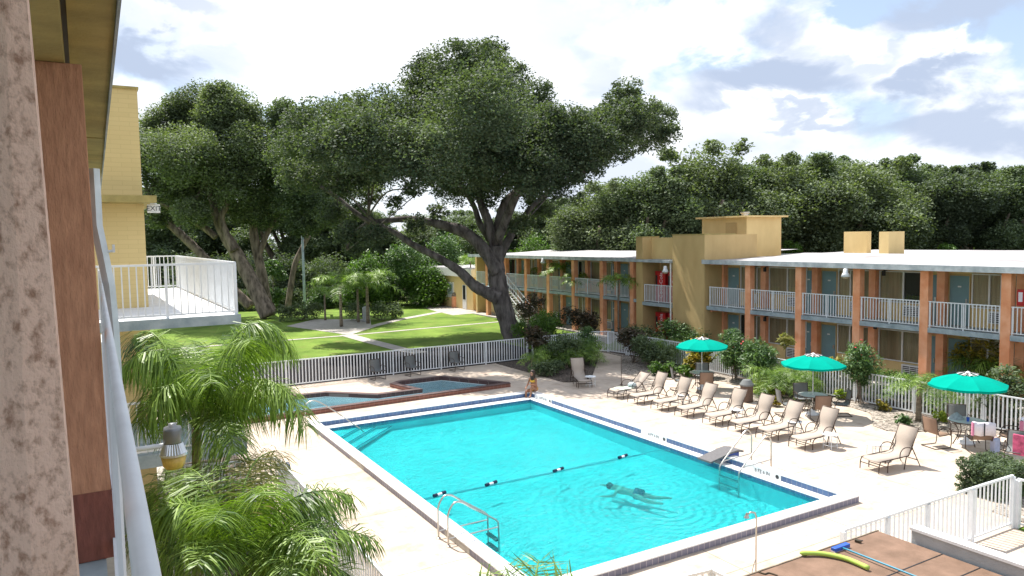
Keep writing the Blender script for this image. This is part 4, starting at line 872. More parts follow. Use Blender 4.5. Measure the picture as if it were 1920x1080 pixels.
def side_table():
    t = thing('side_table', 'small white side table', 'side table', (0, 0, 0))
    MB().lathe([(.0, .42), (.23, .42), (.235, .43), (.23, .445), (.0, .445)], (0, 0, 0), 20, False, False).build('table_top', M_white, t, False)
    for k in range(4): a = R(45+90*k); MB().tube([(.2*math.cos(a), .2*math.sin(a), 0), (.19*math.cos(a), .19*math.sin(a), .42)], .012, 6).build('leg', M_white, t, False)
    MB().tube([(.195*math.cos(R(i*20)), .195*math.sin(R(i*20)), .12) for i in range(19)], .008, 6).build('ring', M_white, t, False); return t
S0 = side_table(); first = True
for (px, py, lb) in ((1562, 842, 'beside the eighth lounger of the row'), (1495, 816, 'between the seventh and eighth loungers'), (1386, 792, 'between the fifth and sixth loungers'), (1285, 762, 'between the third and fourth loungers'),
                     (1645, 862, 'behind the lone lounger nearest the camera'), (1110, 725, 'beside the lounger that faces the camera')):
    p = G(px, py); p.x += .0
    if first: place(S0, (p.x, p.y+.1, 0)); S0['label'] = 'small round white side table '+lb; S0['group'] = 'white side tables'; first = False
    else: dup(S0, (p.x, p.y+.1, 0), 0, 'small round white side table '+lb, 'white side tables')

# ------------------------------------------------------------------ patio sets
def chair(m):
    t = thing('patio_chair', 'sling patio chair', 'chair', (0, 0, 0)); w = .27    # faces +X
    for s in (-w, w):
        MB().tube(smooth_path([(-.30, s, .92), (-.22, s, .45), (-.10, s, .40), (.22, s, .42), (.26, s, .30), (.24, s, .06), (.15, s, .02), (-.32, s, .02)], 4), .013, 8).build('side_frame', M_bronze, t, False, True)
        s2 = s*1.1; MB().tube(smooth_path([(-.24, s2, .55), (-.15, s2, .64), (.12, s2, .63), (.22, s2, .54), (.22, s2, .42)], 4), .013, 8).build('armrest', M_bronze, t, False, True)
    for (bx_, bz_) in ((-.30, .92), (-.32, .02), (.22, .41)): MB().tube([(bx_, -w, bz_), (bx_, w, bz_)], .013, 8).build('cross_bar', M_bronze, t, False)
    mb = MB(); sp_ = smooth_path([(-.30, 0, .93), (-.25, 0, .62), (-.21, 0, .46), (-.08, 0, .40), (.10, 0, .405), (.23, 0, .425)], 4)
    for p, q in zip(sp_[:-1], sp_[1:]): mb.quad((p.x, -w+.01, p.z), (q.x, -w+.01, q.z), (q.x, w-.01, q.z), (p.x, w-.01, p.z))
    o = mb.build('sling', m, t, False, True); md = o.modifiers.new('t', 'SOLIDIFY'); md.thickness = .01; return t
CB, CG = chair(M_slingb), chair(M_slingg); usedB = usedG = False
def put_chair(x, y, rz, lb, kind, g):
    global usedB, usedG
    src = CB if kind == 'b' else CG
    if (kind == 'b' and not usedB) or (kind == 'g' and not usedG):
        place(src, (x, y, 0), rz); src['label'] = lb; src['group'] = g
        if kind == 'b': usedB = True
        else: usedG = True
        return src
    return dup(src, (x, y, 0), rz, lb, g)
def table():
    t = thing('patio_table', 'round patio table', 'table', (0, 0, 0))
    MB().lathe([(.0, .70), (.50, .70), (.52, .712), (.50, .725), (.0, .725)], (0, 0, 0), 32, False, False).build('table_top', M_glass, t, False)
    MB().tube([(.51*math.cos(R(i*15)), .51*math.sin(R(i*15)), .71) for i in range(25)], .016, 6).build('rim', M_bronze, t, False)
    for k in range(4): a = R(20+90*k); MB().tube(smooth_path([(.42*math.cos(a), .42*math.sin(a), 0), (.25*math.cos(a), .25*math.sin(a), .35), (.40*math.cos(a), .40*math.sin(a), .69)], 4), .015, 6).build('leg', M_bronze, t, False, True)
    return t
def parasol():
    t = thing('parasol', 'teal parasol', 'parasol', (0, 0, 0)); r, z0, z1 = 1.10, 1.84, 2.19; n = 8
    MB().tube([(0, 0, 0), (0, 0, 2.2)], .02, 10).build('pole', M_whitew, t, False, True)
    MB().lathe([(.24, 0), (.25, .05), (.1, .09), (.04, .25), (.03, .26)], (0, 0, 0), 20).build('base', M_white, t, False, True)
    mb = MB(); vr = .27; zr = z1-(z1-z0)*.19
    def P_(rad, a, z): return Vector((rad*math.cos(a), rad*math.sin(a), z))
    for k in range(n):
        a, b = R(45*k+10), R(45*k+55); m = 6
        for i in range(m):
            for j in range(6):
                def Q(i, j):
                    f = i/m; g_ = j/6; rad = vr+(r-vr)*f; p = P_(rad, a, 0).lerp(P_(rad, b, 0), g_); sag = .035*math.sin(math.pi*g_)*f-.03*math.sin(math.pi*f); p.z = zr+(z0-zr)*f-sag*1.0; return p
                mb.quad(Q(i, j), Q(i+1, j), Q(i+1, j+1), Q(i, j+1))
        e = MB()
        for j in range(6):
            def E(j, dz): g_ = j/6; p = P_(r, a, 0).lerp(P_(r, b, 0), g_); p.z = z0-.035*math.sin(math.pi*g_)-dz; return p
            mb.quad(E(j, 0), E(j, .07), E(j+1, .07), E(j+1, 0))
        MB().tube([P_(.03, a, z1-.03), P_(r*.985, a, z0-.012)], .009, 6).build('rib', M_whitew, t, False)
    o = mb.build('canopy', M_teal, t, False); md = o.modifiers.new('t', 'SOLIDIFY'); md.thickness = .006
    vt = MB()
    for k in range(n):
        a, b = R(45*k+10), R(45*k+55); c_ = (a+b)/2
        vt.quad(P_(.05, a, z1+.02), P_(vr+.03, a-.12, zr+.035), P_(vr+.03, a+.12, zr+.035)); 
    vt.lathe([(.075, z1-.0), (.05, z1+.025), (.01, z1+.05)], (0, 0, 0), 12); vt.build('vent', M_towel, t, False); return t
T0, U0 = table(), parasol()
sets = [(22.37, 22.70, 'left, nearest the shaded path'), (22.42, 17.26, 'middle, beside the oleander bush'), (23.13, 12.30, 'right, nearest the camera')]
for i, (x, y, lb) in enumerate(sets):
    nm = ('left', 'middle', 'right')[i]
    if i == 0: place(T0, (x, y, 0), .3); place(U0, (x, y, 0), .1); t_, u_ = T0, U0
    else: t_, u_ = dup(T0, (x, y, 0), .3+i), dup(U0, (x, y, 0), .1+i*.25)
    t_['label'] = f'round patio table under the {nm} teal parasol'; t_['group'] = 'round patio tables'
    u_['label'] = f'teal parasol with a white vent, {lb}'; u_['group'] = 'teal parasols over the patio tables'
def ch(i, ang, d, lb, kind, off=0): x, y, _ = sets[i]; a = R(ang); return put_chair(x+d*math.cos(a), y+d*math.sin(a), a+math.pi+off, lb, kind, 'patio chairs around the three tables')
ch(0, 235, .85, 'brown sling chair with its back to the camera at the left parasol table', 'b'); ch(0, 45, .95, 'grey sling chair behind the left parasol table, by the fence', 'g'); ch(0, 150, .98, 'grey sling chair seen side-on at the left of the left parasol table', 'g')
ch(1, 235, .85, 'brown sling chair with its back to the camera at the middle parasol table', 'b'); ch(1, 60, .85, 'grey sling chair behind the middle parasol table, by the fence', 'g'); ch(1, 150, .95, 'grey sling chair seen side-on at the left of the middle parasol table', 'g'); ch(1, 320, .95, 'grey sling chair at the right of the middle parasol table, in the shade', 'g')
ch(2, 165, 1.1, 'brown sling chair seen side-on at the left of the right parasol table', 'b'); c1 = ch(2, 228, .95, 'brown chair under a pink edged towel, left front of the right parasol table', 'b'); c2 = ch(2, 292, 1.1, 'brown chair under a dark striped towel, right front of the right parasol table', 'b'); ch(2, 40, 1.05, 'tall grey sling chair behind the right parasol table', 'g')
for c_, lb in ((c1, 'white towel with broad pink edge, left of two over chairs at the right parasol'), (c2, 'white towel hanging nearer the right edge, right of two over chairs')):
    t = thing('towel', lb, 'towel', tuple(c_.location), c_.rotation_euler.z, 'towels over chair backs'); mb = MB(); n = 12
    for i in range(n):
        def Z(i, x, z): y = -.30+.6*i/n; return (x+.012*math.sin(i*1.3), y, z-.015*math.cos(i*.8))
        for (x0, z0, x1, z1) in ((-.335, .58, -.335, .80), (-.335, .80, -.335, .955), (-.335, .955, -.275, .96), (-.275, .96, -.24, .72)): mb.quad(Z(i, x0, z0), Z(i+1, x0, z0), Z(i+1, x1, z1), Z(i, x1, z1))
    o = mb.build('cloth', M_towel, t, False, True); md = o.modifiers.new('t', 'SOLIDIFY'); md.thickness = .008
    MB().box(-.352, -.015, .57, -.346, .015, .95).build('stripe', M_blk, t, False); MB().box(-.35, .27, .57, -.25, .315, .95).build('edge_band', M_pink, t, False)
x, y, _ = sets[2]
cup = MB().lathe([(.035, .726), (.045, .85), (.04, .85)], (x-.12, y-.1, 0), 14).build('cup', M_blueb, None); tag(cup, 'blue cup on the table under the right parasol', 'cup')
hp = MB().lathe([(.01, .726), (.22, .73), (.16, .80), (.05, .90), (.0, .92)], (x-.05, y+.28, 0), 10).build('cloth', mat('grey_cloth', (.34, .39, .42), .95, .2, 12, .8, 20), None); tag(hp, 'grey cloth heaped on the table under the right parasol', 'cloth')
bg_ = thing('beach_bag', 'blue and pink bag leaning under the right parasol table', 'bag', (x-.25, y-.95, 0)); MB().box(x-.45, y-1.05, .02, x-.15, y-.9, .42).build('body', mat('lilac_fabric', (.45, .5, .68), .9), bg_, bevel=.03); MB().tube(arc((x-.42, y-.98, .40), (x-.3, y-.98, .66), (x-.18, y-.98, .40), 8), .01, 6).build('handle', M_pink, bg_)
p = G(1400, 753); bn = thing('trash_bin', 'brown round trash bin with a dark lid beside the gravel bed', 'bin', (p.x, p.y, 0)); MB().lathe([(.22, 0), (.24, .03), (.24, .62), (.25, .63)], (p.x, p.y, 0), 20).build('drum', mat('brown_drum', (.12, .075, .055), .7, .15, 8), bn, smooth=False); MB().lathe([(.26, .631), (.27, .68), (.26, .70), (.15, .86), (.02, .88)], (p.x, p.y, 0), 20).build('lid', M_slingg, bn, smooth=False)
# things at the right edge
p = G(1900, 880); hh = put_chair(p.x+.4, p.y+.1, R(200), 'dark chair cut by the right edge with a pink towel on it', 'g', 'patio chairs around the three tables')
t = thing('towel', 'pink and magenta towel hanging on the chair at the right edge', 'towel', (p.x+.3, p.y-.1, 0)); MB().box(p.x+.22, p.y-.25, .35, p.x+.28, p.y+.15, .92).build('cloth', mat('magenta_towel', (.42, .08, .16), .95, .4, 6), t, bevel=.02)
# chairs in the shade along the back fence
for (px, py, lb) in ((700, 712, 'left'), (760, 702, 'middle'), (846, 694, 'right')):
    p = G(px, py); put_chair(p.x+.2, 32.75, R(-82), f'dark grey sling chair in the tree shade against the back fence, {lb} of the three', 'g', 'dark chairs along the back fence')
p = Vector((4.02, 17.75, 1.05)); hat = thing('hose_reel', 'dark blue round hose coil hanging on the left fence', 'hose', tuple(p)); 
MB().tube([(p.x, p.y+.16*math.cos(R(i*15)), p.z+.16*math.sin(R(i*15))) for i in range(25)], .035, 8).build('coil', mat('navy_hose', (.02, .04, .07), .4), hat, smooth=True); MB().tube([(p.x-.03, p.y, p.z), (p.x+.04, p.y, p.z)], .06, 12).build('hub', M_slingg, hat)
q = G(1164, 752); sw = thing('cleaning_pole', 'thin dark pole standing at the edge of the shaded path', 'pole', (21.9, 26.9, 0)); pc_ = G(1165, 722); place(sw, tuple(pc_)); RW[sw] = Matrix.Translation(pc_)
MB().tube([pc_, pc_+Vector((0, 0, 1.35))], .012, 6).build('pole', M_bronze, sw); MB().box(pc_.x-.05, pc_.y-.05, 0, pc_.x+.05, pc_.y+.05, .03).build('foot', M_bronze, sw)
p = G(572, 588); lp = thing('lamp_post', 'tall slim pale lamp post on the lawn in front of the left oaks', 'lamp post', (p.x, p.y, 0)); h_ = onY(565, 405, p.y).z
MB().tube([(p.x, p.y, 0), (p.x, p.y, h_)], [.13, .08], 10).build('pole', mat('pale_blue_pole', (.42, .52, .58), .5), lp, smooth=True); MB().tube([(p.x, p.y, h_-.1), (p.x+.7, p.y, h_+.15)], .04, 6).build('arm', M_white, lp); MB().box(p.x+.6, p.y-.15, h_+.08, p.x+1.2, p.y+.15, h_+.22).build('lamp_head', M_white, lp, bevel=.03)
for i, (px, py) in enumerate(((648, 632), (652, 600))): pass
p = G(700, 600); bd = thing('bollard', 'grey stone block beside the small palms on the lawn', 'bollard', (p.x-.8, p.y-.6, 0)); MB().lathe([(.3, 0), (.3, 1.1), (.2, 1.2), (.02, 1.22)], (p.x-.8, p.y-.6, 0), 12).build('block', M_greyw, bd)

# ------------------------------------------------------------------ people
def body(name, label, J, E, m, root='pelvis', subd=2):
    """one skinned surface: J name -> (x, y, z, r), E edges"""
    me = bpy.data.meshes.new(name); idx = {k: i for i, k in enumerate(J)}
    me.from_pydata([J[k][:3] for k in J], [(idx[a], idx[b]) for a, b in E], []); o = bpy.data.objects.new(name, me); COL.objects.link(o); me.materials.append(m)
    sk = o.modifiers.new('skin', 'SKIN'); sk.use_smooth_shade = True
    for k, i in idx.items():
        r = J[k][3]; me.skin_vertices[0].data[i].radius = (r, r if len(J[k]) < 5 else J[k][4]); me.skin_vertices[0].data[i].use_root = (k == root)
    o.modifiers.new('sub', 'SUBSURF').levels = subd; o.modifiers['sub'].render_levels = subd; tag(o, label, 'person'); return o
sx0, sy0, sz0 = 15.86, 25.62, .17      # sits on the corner of the rim, facing the water towards -X -Y
F = Vector((-.86, -.5, 0)).normalized(); S = Vector((F.y, -F.x, 0))  # forward, her right
def q(f, s, z, *r): v = Vector((sx0, sy0, sz0))+F*f+S*s; return (v.x, v.y, v.z+z, *r)
J = {'pelvis': q(0, 0, .13, .13, .12), 'waist': q(.03, 0, .30, .095, .12), 'chest': q(.09, 0, .47, .11, .14), 'neckb': q(.13, 0, .60, .06), 'neck': q(.16, 0, .66, .045), 'head': q(.20, 0, .76, .075), 'crown': q(.19, 0, .86, .06),
     'shl': q(.12, -.14, .56, .05), 'ell': q(.22, -.2, .34, .035), 'wrl': q(.42, -.1, .36, .025), 'hal': q(.50, -.07, .38, .03), 'shr': q(.12, .14, .56, .05), 'elr': q(.18, .2, .32, .035), 'wrr': q(.40, .16, .25, .025), 'har': q(.48, .14, .22, .03),
     'hpl': q(.06, -.10, .10, .085), 'knl': q(.46, -.12, .30, .055), 'anl': q(.60, -.14, -.05, .035), 'ftl': q(.75, -.14, -.12, .028),
     'hpr': q(.06, .10, .08, .085), 'knr': q(.44, .16, .07, .055), 'anr': q(.46, .14, -.28, .035), 'ftr': q(.58, .14, -.38, .028)}
E_ = [('pelvis', 'waist'), ('waist', 'chest'), ('chest', 'neckb'), ('neckb', 'neck'), ('neck', 'head'), ('head', 'crown'), ('chest', 'shl'), ('shl', 'ell'), ('ell', 'wrl'), ('wrl', 'hal'), ('chest', 'shr'), ('shr', 'elr'), ('elr', 'wrr'), ('wrr', 'har'),
      ('pelvis', 'hpl'), ('hpl', 'knl'), ('knl', 'anl'), ('anl', 'ftl'), ('pelvis', 'hpr'), ('hpr', 'knr'), ('knr', 'anr'), ('anr', 'ftr')]
for sd_, h_, w_ in ((-1, 'hal', 'wrl'), (1, 'har', 'wrr')):
    H_ = Vector(J[h_][:3]); D_ = (H_-Vector(J[w_][:3])).normalized()
    for k in range(4):
        o_ = S*(-.022+.015*k); a = H_+D_*.03+o_; b = H_+D_*(.065+(.008, .014, .012, 0)[k])+o_-Vector((0, 0, .012))
        J[f'{h_}{k}a'] = (*a, .009); J[f'{h_}{k}b'] = (*b, .008); E_ += [(h_, f'{h_}{k}a'), (f'{h_}{k}a', f'{h_}{k}b')]
    a = H_-S*sd_*.035+D_*.01; J[h_+'t'] = (*a, .009); E_.append((h_, h_+'t'))
pw = body('person', 'person in a yellow bikini sitting on the far corner of the pool rim', J, E_, M_skin); RW[pw] = Matrix()
hrj = MB(); hc = Vector(q(.17, 0, .80)[:3])
hm = MB().lathe([(.02, .13), (.07, .115), (.10, .06), (.105, 0), (.10, -.1), (.11, -.2), (.09, -.3), (.03, -.36)], tuple(hc-F*.045), 14).build('hair', M_hair, pw, world=False, smooth=True)
f_ = hc+F*.095
fm = MB().tube([f_+Vector((0, 0, -.005)), f_+F*.02+Vector((0, 0, -.03)), f_+Vector((0, 0, -.035))], [.006, .012, .008], 6).build('nose', M_skin, pw, world=False)
for s_ in (-.03, .03): MB().lathe([(.0, -.008), (.010, 0), (.0, .008)], tuple(f_-F*.008+S*s_+Vector((0, 0, .005))), 8, False, False).build('eye', M_hair, pw, world=False)
MB().tube([f_-F*.004+S*-.02+Vector((0, 0, -.055)), f_+F*.004+Vector((0, 0, -.057)), f_-F*.004+S*.02+Vector((0, 0, -.055))], .005, 6).build('mouth', M_pink, pw, world=False)
bk_ = MB()
for (cf, zz, r, h__) in ((.075, .47, .142, .045), (.0, .12, .155, .05)):
    c_ = Vector(q(cf, 0, zz)[:3]); ring = [c_+S*(r*math.cos(R(i*20)))+F*(r*.95*math.sin(R(i*20))) for i in range(19)]
    for a, b in zip(ring[:-1], ring[1:]): bk_.quad(a-Vector((0, 0, h__)), b-Vector((0, 0, h__)), b+Vector((0, 0, h__)), a+Vector((0, 0, h__)))
bk_.build('bikini', M_bik, pw, world=False, smooth=True)
# swimmer just under the surface
c0 = Vector((12.0, 15.55, -.22)); D = Vector((.45, -.9, 0)).normalized(); T_ = Vector((D.y, -D.x, 0))
def q2(f, s, z, *r): v = c0+D*f+T_*s; return (v.x, v.y, v.z+z, *r)
J2 = {'pelvis': q2(.72, 0, -.06, .12, .10), 'waist': q2(.52, 0, -.05, .10, .09), 'chest': q2(.32, 0, -.04, .13, .10), 'neck': q2(.14, 0, -.02, .05), 'head': q2(.0, 0, -.01, .085), 'crown': q2(-.09, 0, -.01, .07), 'shl': q2(.24, -.17, -.04, .05), 'ell': q2(.0, -.27, -.05, .04), 'wrl': q2(-.24, -.2, -.06, .028), 'hal': q2(-.33, -.18, -.06, .03),
      'shr': q2(.24, .17, -.04, .05), 'elr': q2(.30, .42, -.06, .04), 'wrr': q2(.1, .55, -.08, .028), 'har': q2(.03, .58, -.08, .03), 'hpl': q2(.78, -.1, -.07, .085), 'knl': q2(1.15, -.13, -.12, .06), 'anl': q2(1.52, -.12, -.06, .035), 'ftl': q2(1.68, -.12, -.05, .03), 'hpr': q2(.78, .1, -.07, .085), 'knr': q2(1.12, .22, -.12, .06), 'anr': q2(1.45, .26, -.1, .035), 'ftr': q2(1.6, .27, -.08, .03)}
E2 = [('pelvis', 'waist'), ('waist', 'chest'), ('chest', 'neck'), ('neck', 'head'), ('head', 'crown'), ('chest', 'shl'), ('shl', 'ell'), ('ell', 'wrl'), ('wrl', 'hal'), ('chest', 'shr'), ('shr', 'elr'), ('elr', 'wrr'), ('wrr', 'har'), ('pelvis', 'hpl'), ('hpl', 'knl'), ('knl', 'anl'), ('anl', 'ftl'), ('pelvis', 'hpr'), ('hpr', 'knr'), ('knr', 'anr'), ('anr', 'ftr')]
for h_, w_ in (('hal', 'wrl'), ('har', 'wrr')):
    H_ = Vector(J2[h_][:3]); D_ = (H_-Vector(J2[w_][:3])).normalized(); N_ = Vector((D_.y, -D_.x, 0))
    for k in range(4): a = H_+D_*.03+N_*(-.024+.016*k); b = a+D_*(.04+.006*(k % 3)); J2[f'{h_}{k}a'] = (*a, .009); J2[f'{h_}{k}b'] = (*b, .008); E2 += [(h_, f'{h_}{k}a'), (f'{h_}{k}a', f'{h_}{k}b')]
    J2[h_+'t'] = (*(H_+N_*.04), .009); E2.append((h_, h_+'t'))
sw_ = body('person', 'person swimming under the surface in the near half of the pool', J2, E2, M_skin2); RW[sw_] = Matrix()
MB().lathe([(.02, -.09), (.09, -.04), (.10, .04), (.04, .10)], tuple(c0-D*.03+Vector((0, 0, .01))), 12).build('hair', M_hair, sw_, world=False, smooth=True)
MB().tube([q2(.70, -.0, -.05)[:3], q2(.92, 0, -.07)[:3]], [.15, .15], 12).build('swim_shorts', mat('navy_cloth', (.10, .14, .22), .8), sw_, world=False, smooth=True)

# ------------------------------------------------------------------ palms
def frond_v(P0, P1, P2, ll, n, seed, w=.022, droop=.5, segs=3, lift=.35, out=None, sweep=.55):
    """leaflets along a curved rachis; returns vertex rows of quads"""
    rg = random.Random(seed); V = out if out is not None else []
    P0, P1, P2 = Vector(P0), Vector(P1), Vector(P2)
    for i in range(n):
        t = .12+.88*(i+rg.uniform(-.3, .3))/n; t = min(max(t, .08), 1)
        p = P0*(1-t)**2+P1*2*t*(1-t)+P2*t*t; d = ((P1-P0)*(1-t)+(P2-P1)*t).normalized()
        s = d.cross(Vector((0, 0, 1)));  s = s.normalized() if s.length > .05 else Vector((1, 0, 0)); u = s.cross(d)
        L = ll*(.45+.55*math.sin(math.pi*min(1, t*.95+.08))**.6)*rg.uniform(.8, 1.1)
        for sg in (-1, 1):
            if rg.random() < .04: continue
            dr = (s*sg+d*sweep*rg.uniform(.7, 1.3)+u*lift*rg.uniform(-2.2, 3.2)+Vector((rg.uniform(-.2, .2), rg.uniform(-.2, .2), 0))).normalized(); q = p.copy(); wd = d.copy(); ww = w*rg.uniform(.8, 1.2)
            a0, a1 = q-wd*ww*.35, q+wd*ww*.35
            for k in range(segs):
                dr = (dr+Vector((rg.uniform(-.08, .08), rg.uniform(-.08, .08), -droop*rg.uniform(.7, 1.3)))).normalized(); q2 = q+dr*L/segs; w2 = ww*(.5, .38, .06)[k] if segs == 3 else ww*(.5*(1-(k+1)/segs)+.03)
                side = dr.cross(s); side = (wd-dr*wd.dot(dr)); side = side.normalized() if side.length > .05 else side
                b0, b1 = q2-side*w2, q2+side*w2; V += [a0, a1, b1, b0]; a0, a1, q = b0, b1, q2
    return V
def bez(P0, P1, P2, n=8): return arc(P0, P1, P2, n)
def near_palm(name, label, base, crown, fronds, ll, n, seed, tr, w=.02, dry=(), droop=.5):
    t = thing(name, label, 'palm', tuple(base)); Vg = []; Vd = []; rm = MB(); cr = Vector(crown)
    for i, (mid, tip) in enumerate(fronds):
        Vx = Vd if i in dry else Vg; frond_v(cr, mid, tip, ll, n, seed+i, w=w, droop=droop, out=Vx); pts = bez(cr, mid, tip, 12); rm.tube(pts, [.016*(1-j/12)+.003 for j in range(12)], 5)
    inv = RW[t].inverted(); me = np_mesh('crown', np.array([tuple(v) for v in Vg])); me.transform(inv); o = bpy.data.objects.new('crown', me); COL.objects.link(o); me.materials.append(M_palm); o.parent = t
    if Vd: me = np_mesh('dry_fronds', np.array([tuple(v) for v in Vd])); me.transform(inv); o = bpy.data.objects.new('dry_fronds', me); COL.objects.link(o); me.materials.append(M_palmd); o.parent = t
    rm.build('frond_stems', M_palm, t, smooth=True)
    limb(MB(), [(*base, tr*1.2), (*Vector(base).lerp(cr, .5), tr), (*cr, tr*.75)], k=10, sub=5).build('trunk', M_ptrunk, t, smooth=True); return t
def wp(px, py, d): return W(px, py, d)
D1 = 9.2
near_palm('palm_tree', 'tall arching palm in front of the white walkways on the left', (wp(356, 1010, D1).x, wp(356, 1010, D1).y, 0), wp(368, 805, D1),
    [(wp(330, 590, D1), wp(228, 690, D1-.5)), (wp(300, 560, D1+.2), wp(245, 640, D1+.6)), (wp(330, 640, D1-.4), wp(262, 800, D1-.7)), (wp(345, 560, D1+.5), wp(300, 700, D1+1.2)), (wp(395, 640, D1), wp(395, 720, D1-1.2)),
     (wp(455, 500, D1), wp(548, 660, D1+.3)), (wp(440, 560, D1+.4), wp(505, 610, D1+1.)), (wp(430, 610, D1-.3), wp(470, 640, D1-.9)), (wp(500, 620, D1-.2), wp(575, 800, D1-.5)), (wp(460, 690, D1), wp(545, 730, D1+.6)),
     (wp(420, 690, D1+.6), wp(470, 770, D1+1.3)), (wp(370, 620, D1+.6), wp(360, 640, D1+1.5)), (wp(420, 740, D1-.6), wp(440, 850, D1-1.)), (wp(300, 700, D1+.4), wp(280, 760, D1+1.))],
    .70, 130, 11, .07, w=.014, droop=.7)
D2 = 7.4
near_palm('palm_tree', 'bushy palm in the lower left corner beside the deck fence', (wp(452, 1230, D2).x, wp(452, 1230, D2).y, 0), wp(455, 1075, D2),
    [(wp(430, 850, D2+.4), wp(520, 845, D2+1.3)), (wp(390, 860, D2+.2), wp(345, 880, D2+.9)), (wp(520, 880, D2+.2), wp(660, 930, D2+.5)), (wp(560, 950, D2), wp(700, 1010, D2+.2)), (wp(380, 900, D2-.2), wp(295, 960, D2-.3)),
     (wp(360, 960, D2-.3), wp(275, 1060, D2-.6)), (wp(470, 860, D2-.2), wp(500, 930, D2-1.)), (wp(430, 900, D2-.4), wp(400, 980, D2-1.2)), (wp(540, 930, D2-.4), wp(600, 1050, D2-.9)), (wp(480, 840, D2+.8), wp(460, 860, D2+1.6)),
     (wp(600, 1010, D2), wp(690, 1110, D2)), (wp(520, 990, D2-.6), wp(540, 1080, D2-1.1)), (wp(350, 870, D2+.6), wp(300, 905, D2+1.2)), (wp(590, 900, D2+.6), wp(610, 960, D2+1.2)), (wp(410, 960, D2-.8), wp(370, 1060, D2-1.4))],
    .58, 125, 41, .09, w=.014, dry=(0,), droop=.5)
near_palm('palm_tree', 'shaded palm low against the near yellow wall at the left', (wp(300, 1160, 8.6).x, wp(300, 1160, 8.6).y, 0), wp(310, 1020, 8.6),
    [(wp(290, 860, 8.6), wp(262, 960, 8.4)), (wp(330, 870, 8.8), wp(380, 930, 9.2)), (wp(300, 840, 9.2), wp(330, 880, 9.8)), (wp(340, 930, 8.4), wp(390, 1010, 8.0)), (wp(280, 920, 8.2), wp(262, 1010, 7.9)), (wp(310, 900, 8.2), wp(320, 1000, 7.6))], .6, 70, 71, .06, w=.013, droop=.7)
near_palm('palm_tree', 'palm whose frond tips just reach into the bottom edge of the picture below the pool', (wp(985, 1500, 6.2).x, wp(985, 1500, 6.2).y, 0), wp(985, 1190, 6.2),
    [(wp(930, 1110, 6.2), wp(895, 1085, 6.3)), (wp(1005, 1080, 6.4), wp(1010, 1050, 6.6)), (wp(1050, 1090, 6.2), wp(1080, 1085, 6.3)), (wp(960, 1080, 6.4), wp(945, 1060, 6.8)), (wp(1040, 1110, 6), wp(1090, 1130, 5.8)), (wp(1000, 1090, 5.9), wp(1035, 1095, 5.5))], .34, 22, 91, .07, w=.012, droop=.08)

def palm_proto(name, h, fl, nf, seed, ll=.45, n=34, m=None, w=.05, tr=.09, droopf=.9, up=1.1, stems=1, lean=0):
    rg = random.Random(seed); t = thing(name, 'palm', 'palm', (0, 0, 0)); V = []; tk = MB()
    for s in range(stems):
        bx, by = (rg.uniform(-.25, .25), rg.uniform(-.25, .25)) if stems > 1 else (0, 0); hh = h*rg.uniform(.75, 1.05) if stems > 1 else h
        top = Vector((bx*2+lean, by*2, hh)); limb(tk, [(bx, by, 0, tr*1.15), (bx*1.5+lean*.3, by*1.5, hh*.5, tr), (*top, tr*.8)], k=8, sub=3)
        for i in range(nf):
            a = 2*math.pi*(i+rg.random()*.7)/nf; e = rg.uniform(.15, 1.)*up; L = fl*rg.uniform(.8, 1.1); dx, dy = math.cos(a), math.sin(a)
            mid = top+Vector((dx*L*.45, dy*L*.45, L*.55*e)); tip = top+Vector((dx*L*(.75+.2*(1-e)), dy*L*(.75+.2*(1-e)), L*(.55*e-droopf*.45))); frond_v(top, mid, tip, ll, n, seed*77+i, w=w, droop=.35, segs=2, out=V)
    me = np_mesh('crown', np.array([tuple(v) for v in V])); o = bpy.data.objects.new('crown', me); COL.objects.link(o); me.materials.append(m or M_palm); o.parent = t
    tk.build('trunk', M_ptrunk, t, False, True); return t
PA = palm_proto('palm_tree', 2.4, 2.3, 12, 3, ll=.55, n=34, w=.055)
PT = palm_proto('palm_tree', 4.4, 1.9, 12, 8, ll=.5, n=30, w=.055, tr=.07)
PB = palm_proto('palm_bush', .5, 1.5, 22, 5, ll=.4, n=34, w=.022, tr=.05, stems=3)
PP = palm_proto('palm_bush', 1.0, 1.15, 26, 6, ll=.24, n=30, w=.022, tr=.07, up=1.0, droopf=1.1)
used = set()
def putp(src, px, py, rz, lb, sc_=1., z=0., loc=None, cat=None, grp=None):
    p = loc or G(px, py, z)
    if src not in used: used.add(src); o = src; o.location = p; o.rotation_euler = (0, 0, rz); o.scale = (sc_,)*3
    else: o = dup(src, tuple(p), rz, scale=sc_)
    o['label'] = lb
    if cat: o['category'] = cat
    if grp: o['group'] = grp
    return o
putp(PA, 640, 612, 0, 'small palm at the left of the shaded plaza on the lawn', 1.3); putp(PA, 690, 606, 1.3, 'small palm with a yellow frond right of the shaded plaza on the lawn', 1.35); putp(PA, 672, 604, 3, 'small palm between the other two by the lawn plaza', 1.1)
putp(PA, 610, 600, 2.2, 'shaded small palm behind the lamp post shrubs', .9)
putp(PT, 884, 580, 0, 'slim young palm in front of the small yellow building, seen beside the oak trunk', 1.0)
for px, py, r_, lb, s_ in ((1002, 600, 1, 'left', .85), (1048, 612, 2, 'second from the left', .95), (1082, 618, 3, 'third from the left', .8), (1160, 640, 4, 'rightmost', .85)):
    putp(PT, px, py, r_, f'slim palm against the left part of the motel wing, {lb} of four', s_)
putp(PB, 1248, 680, 0, 'fan of palm fronds at the foot of the blind wall, left of the first parasol', 1.15, .02); putp(PB, 1045, 690, 2, 'bright feathery palm clump in the dark bed behind the facing lounger', 1.0, .02); putp(PB, 1085, 680, 4, 'dark green palm clump in the bed next to the gate', 1.15, .02)
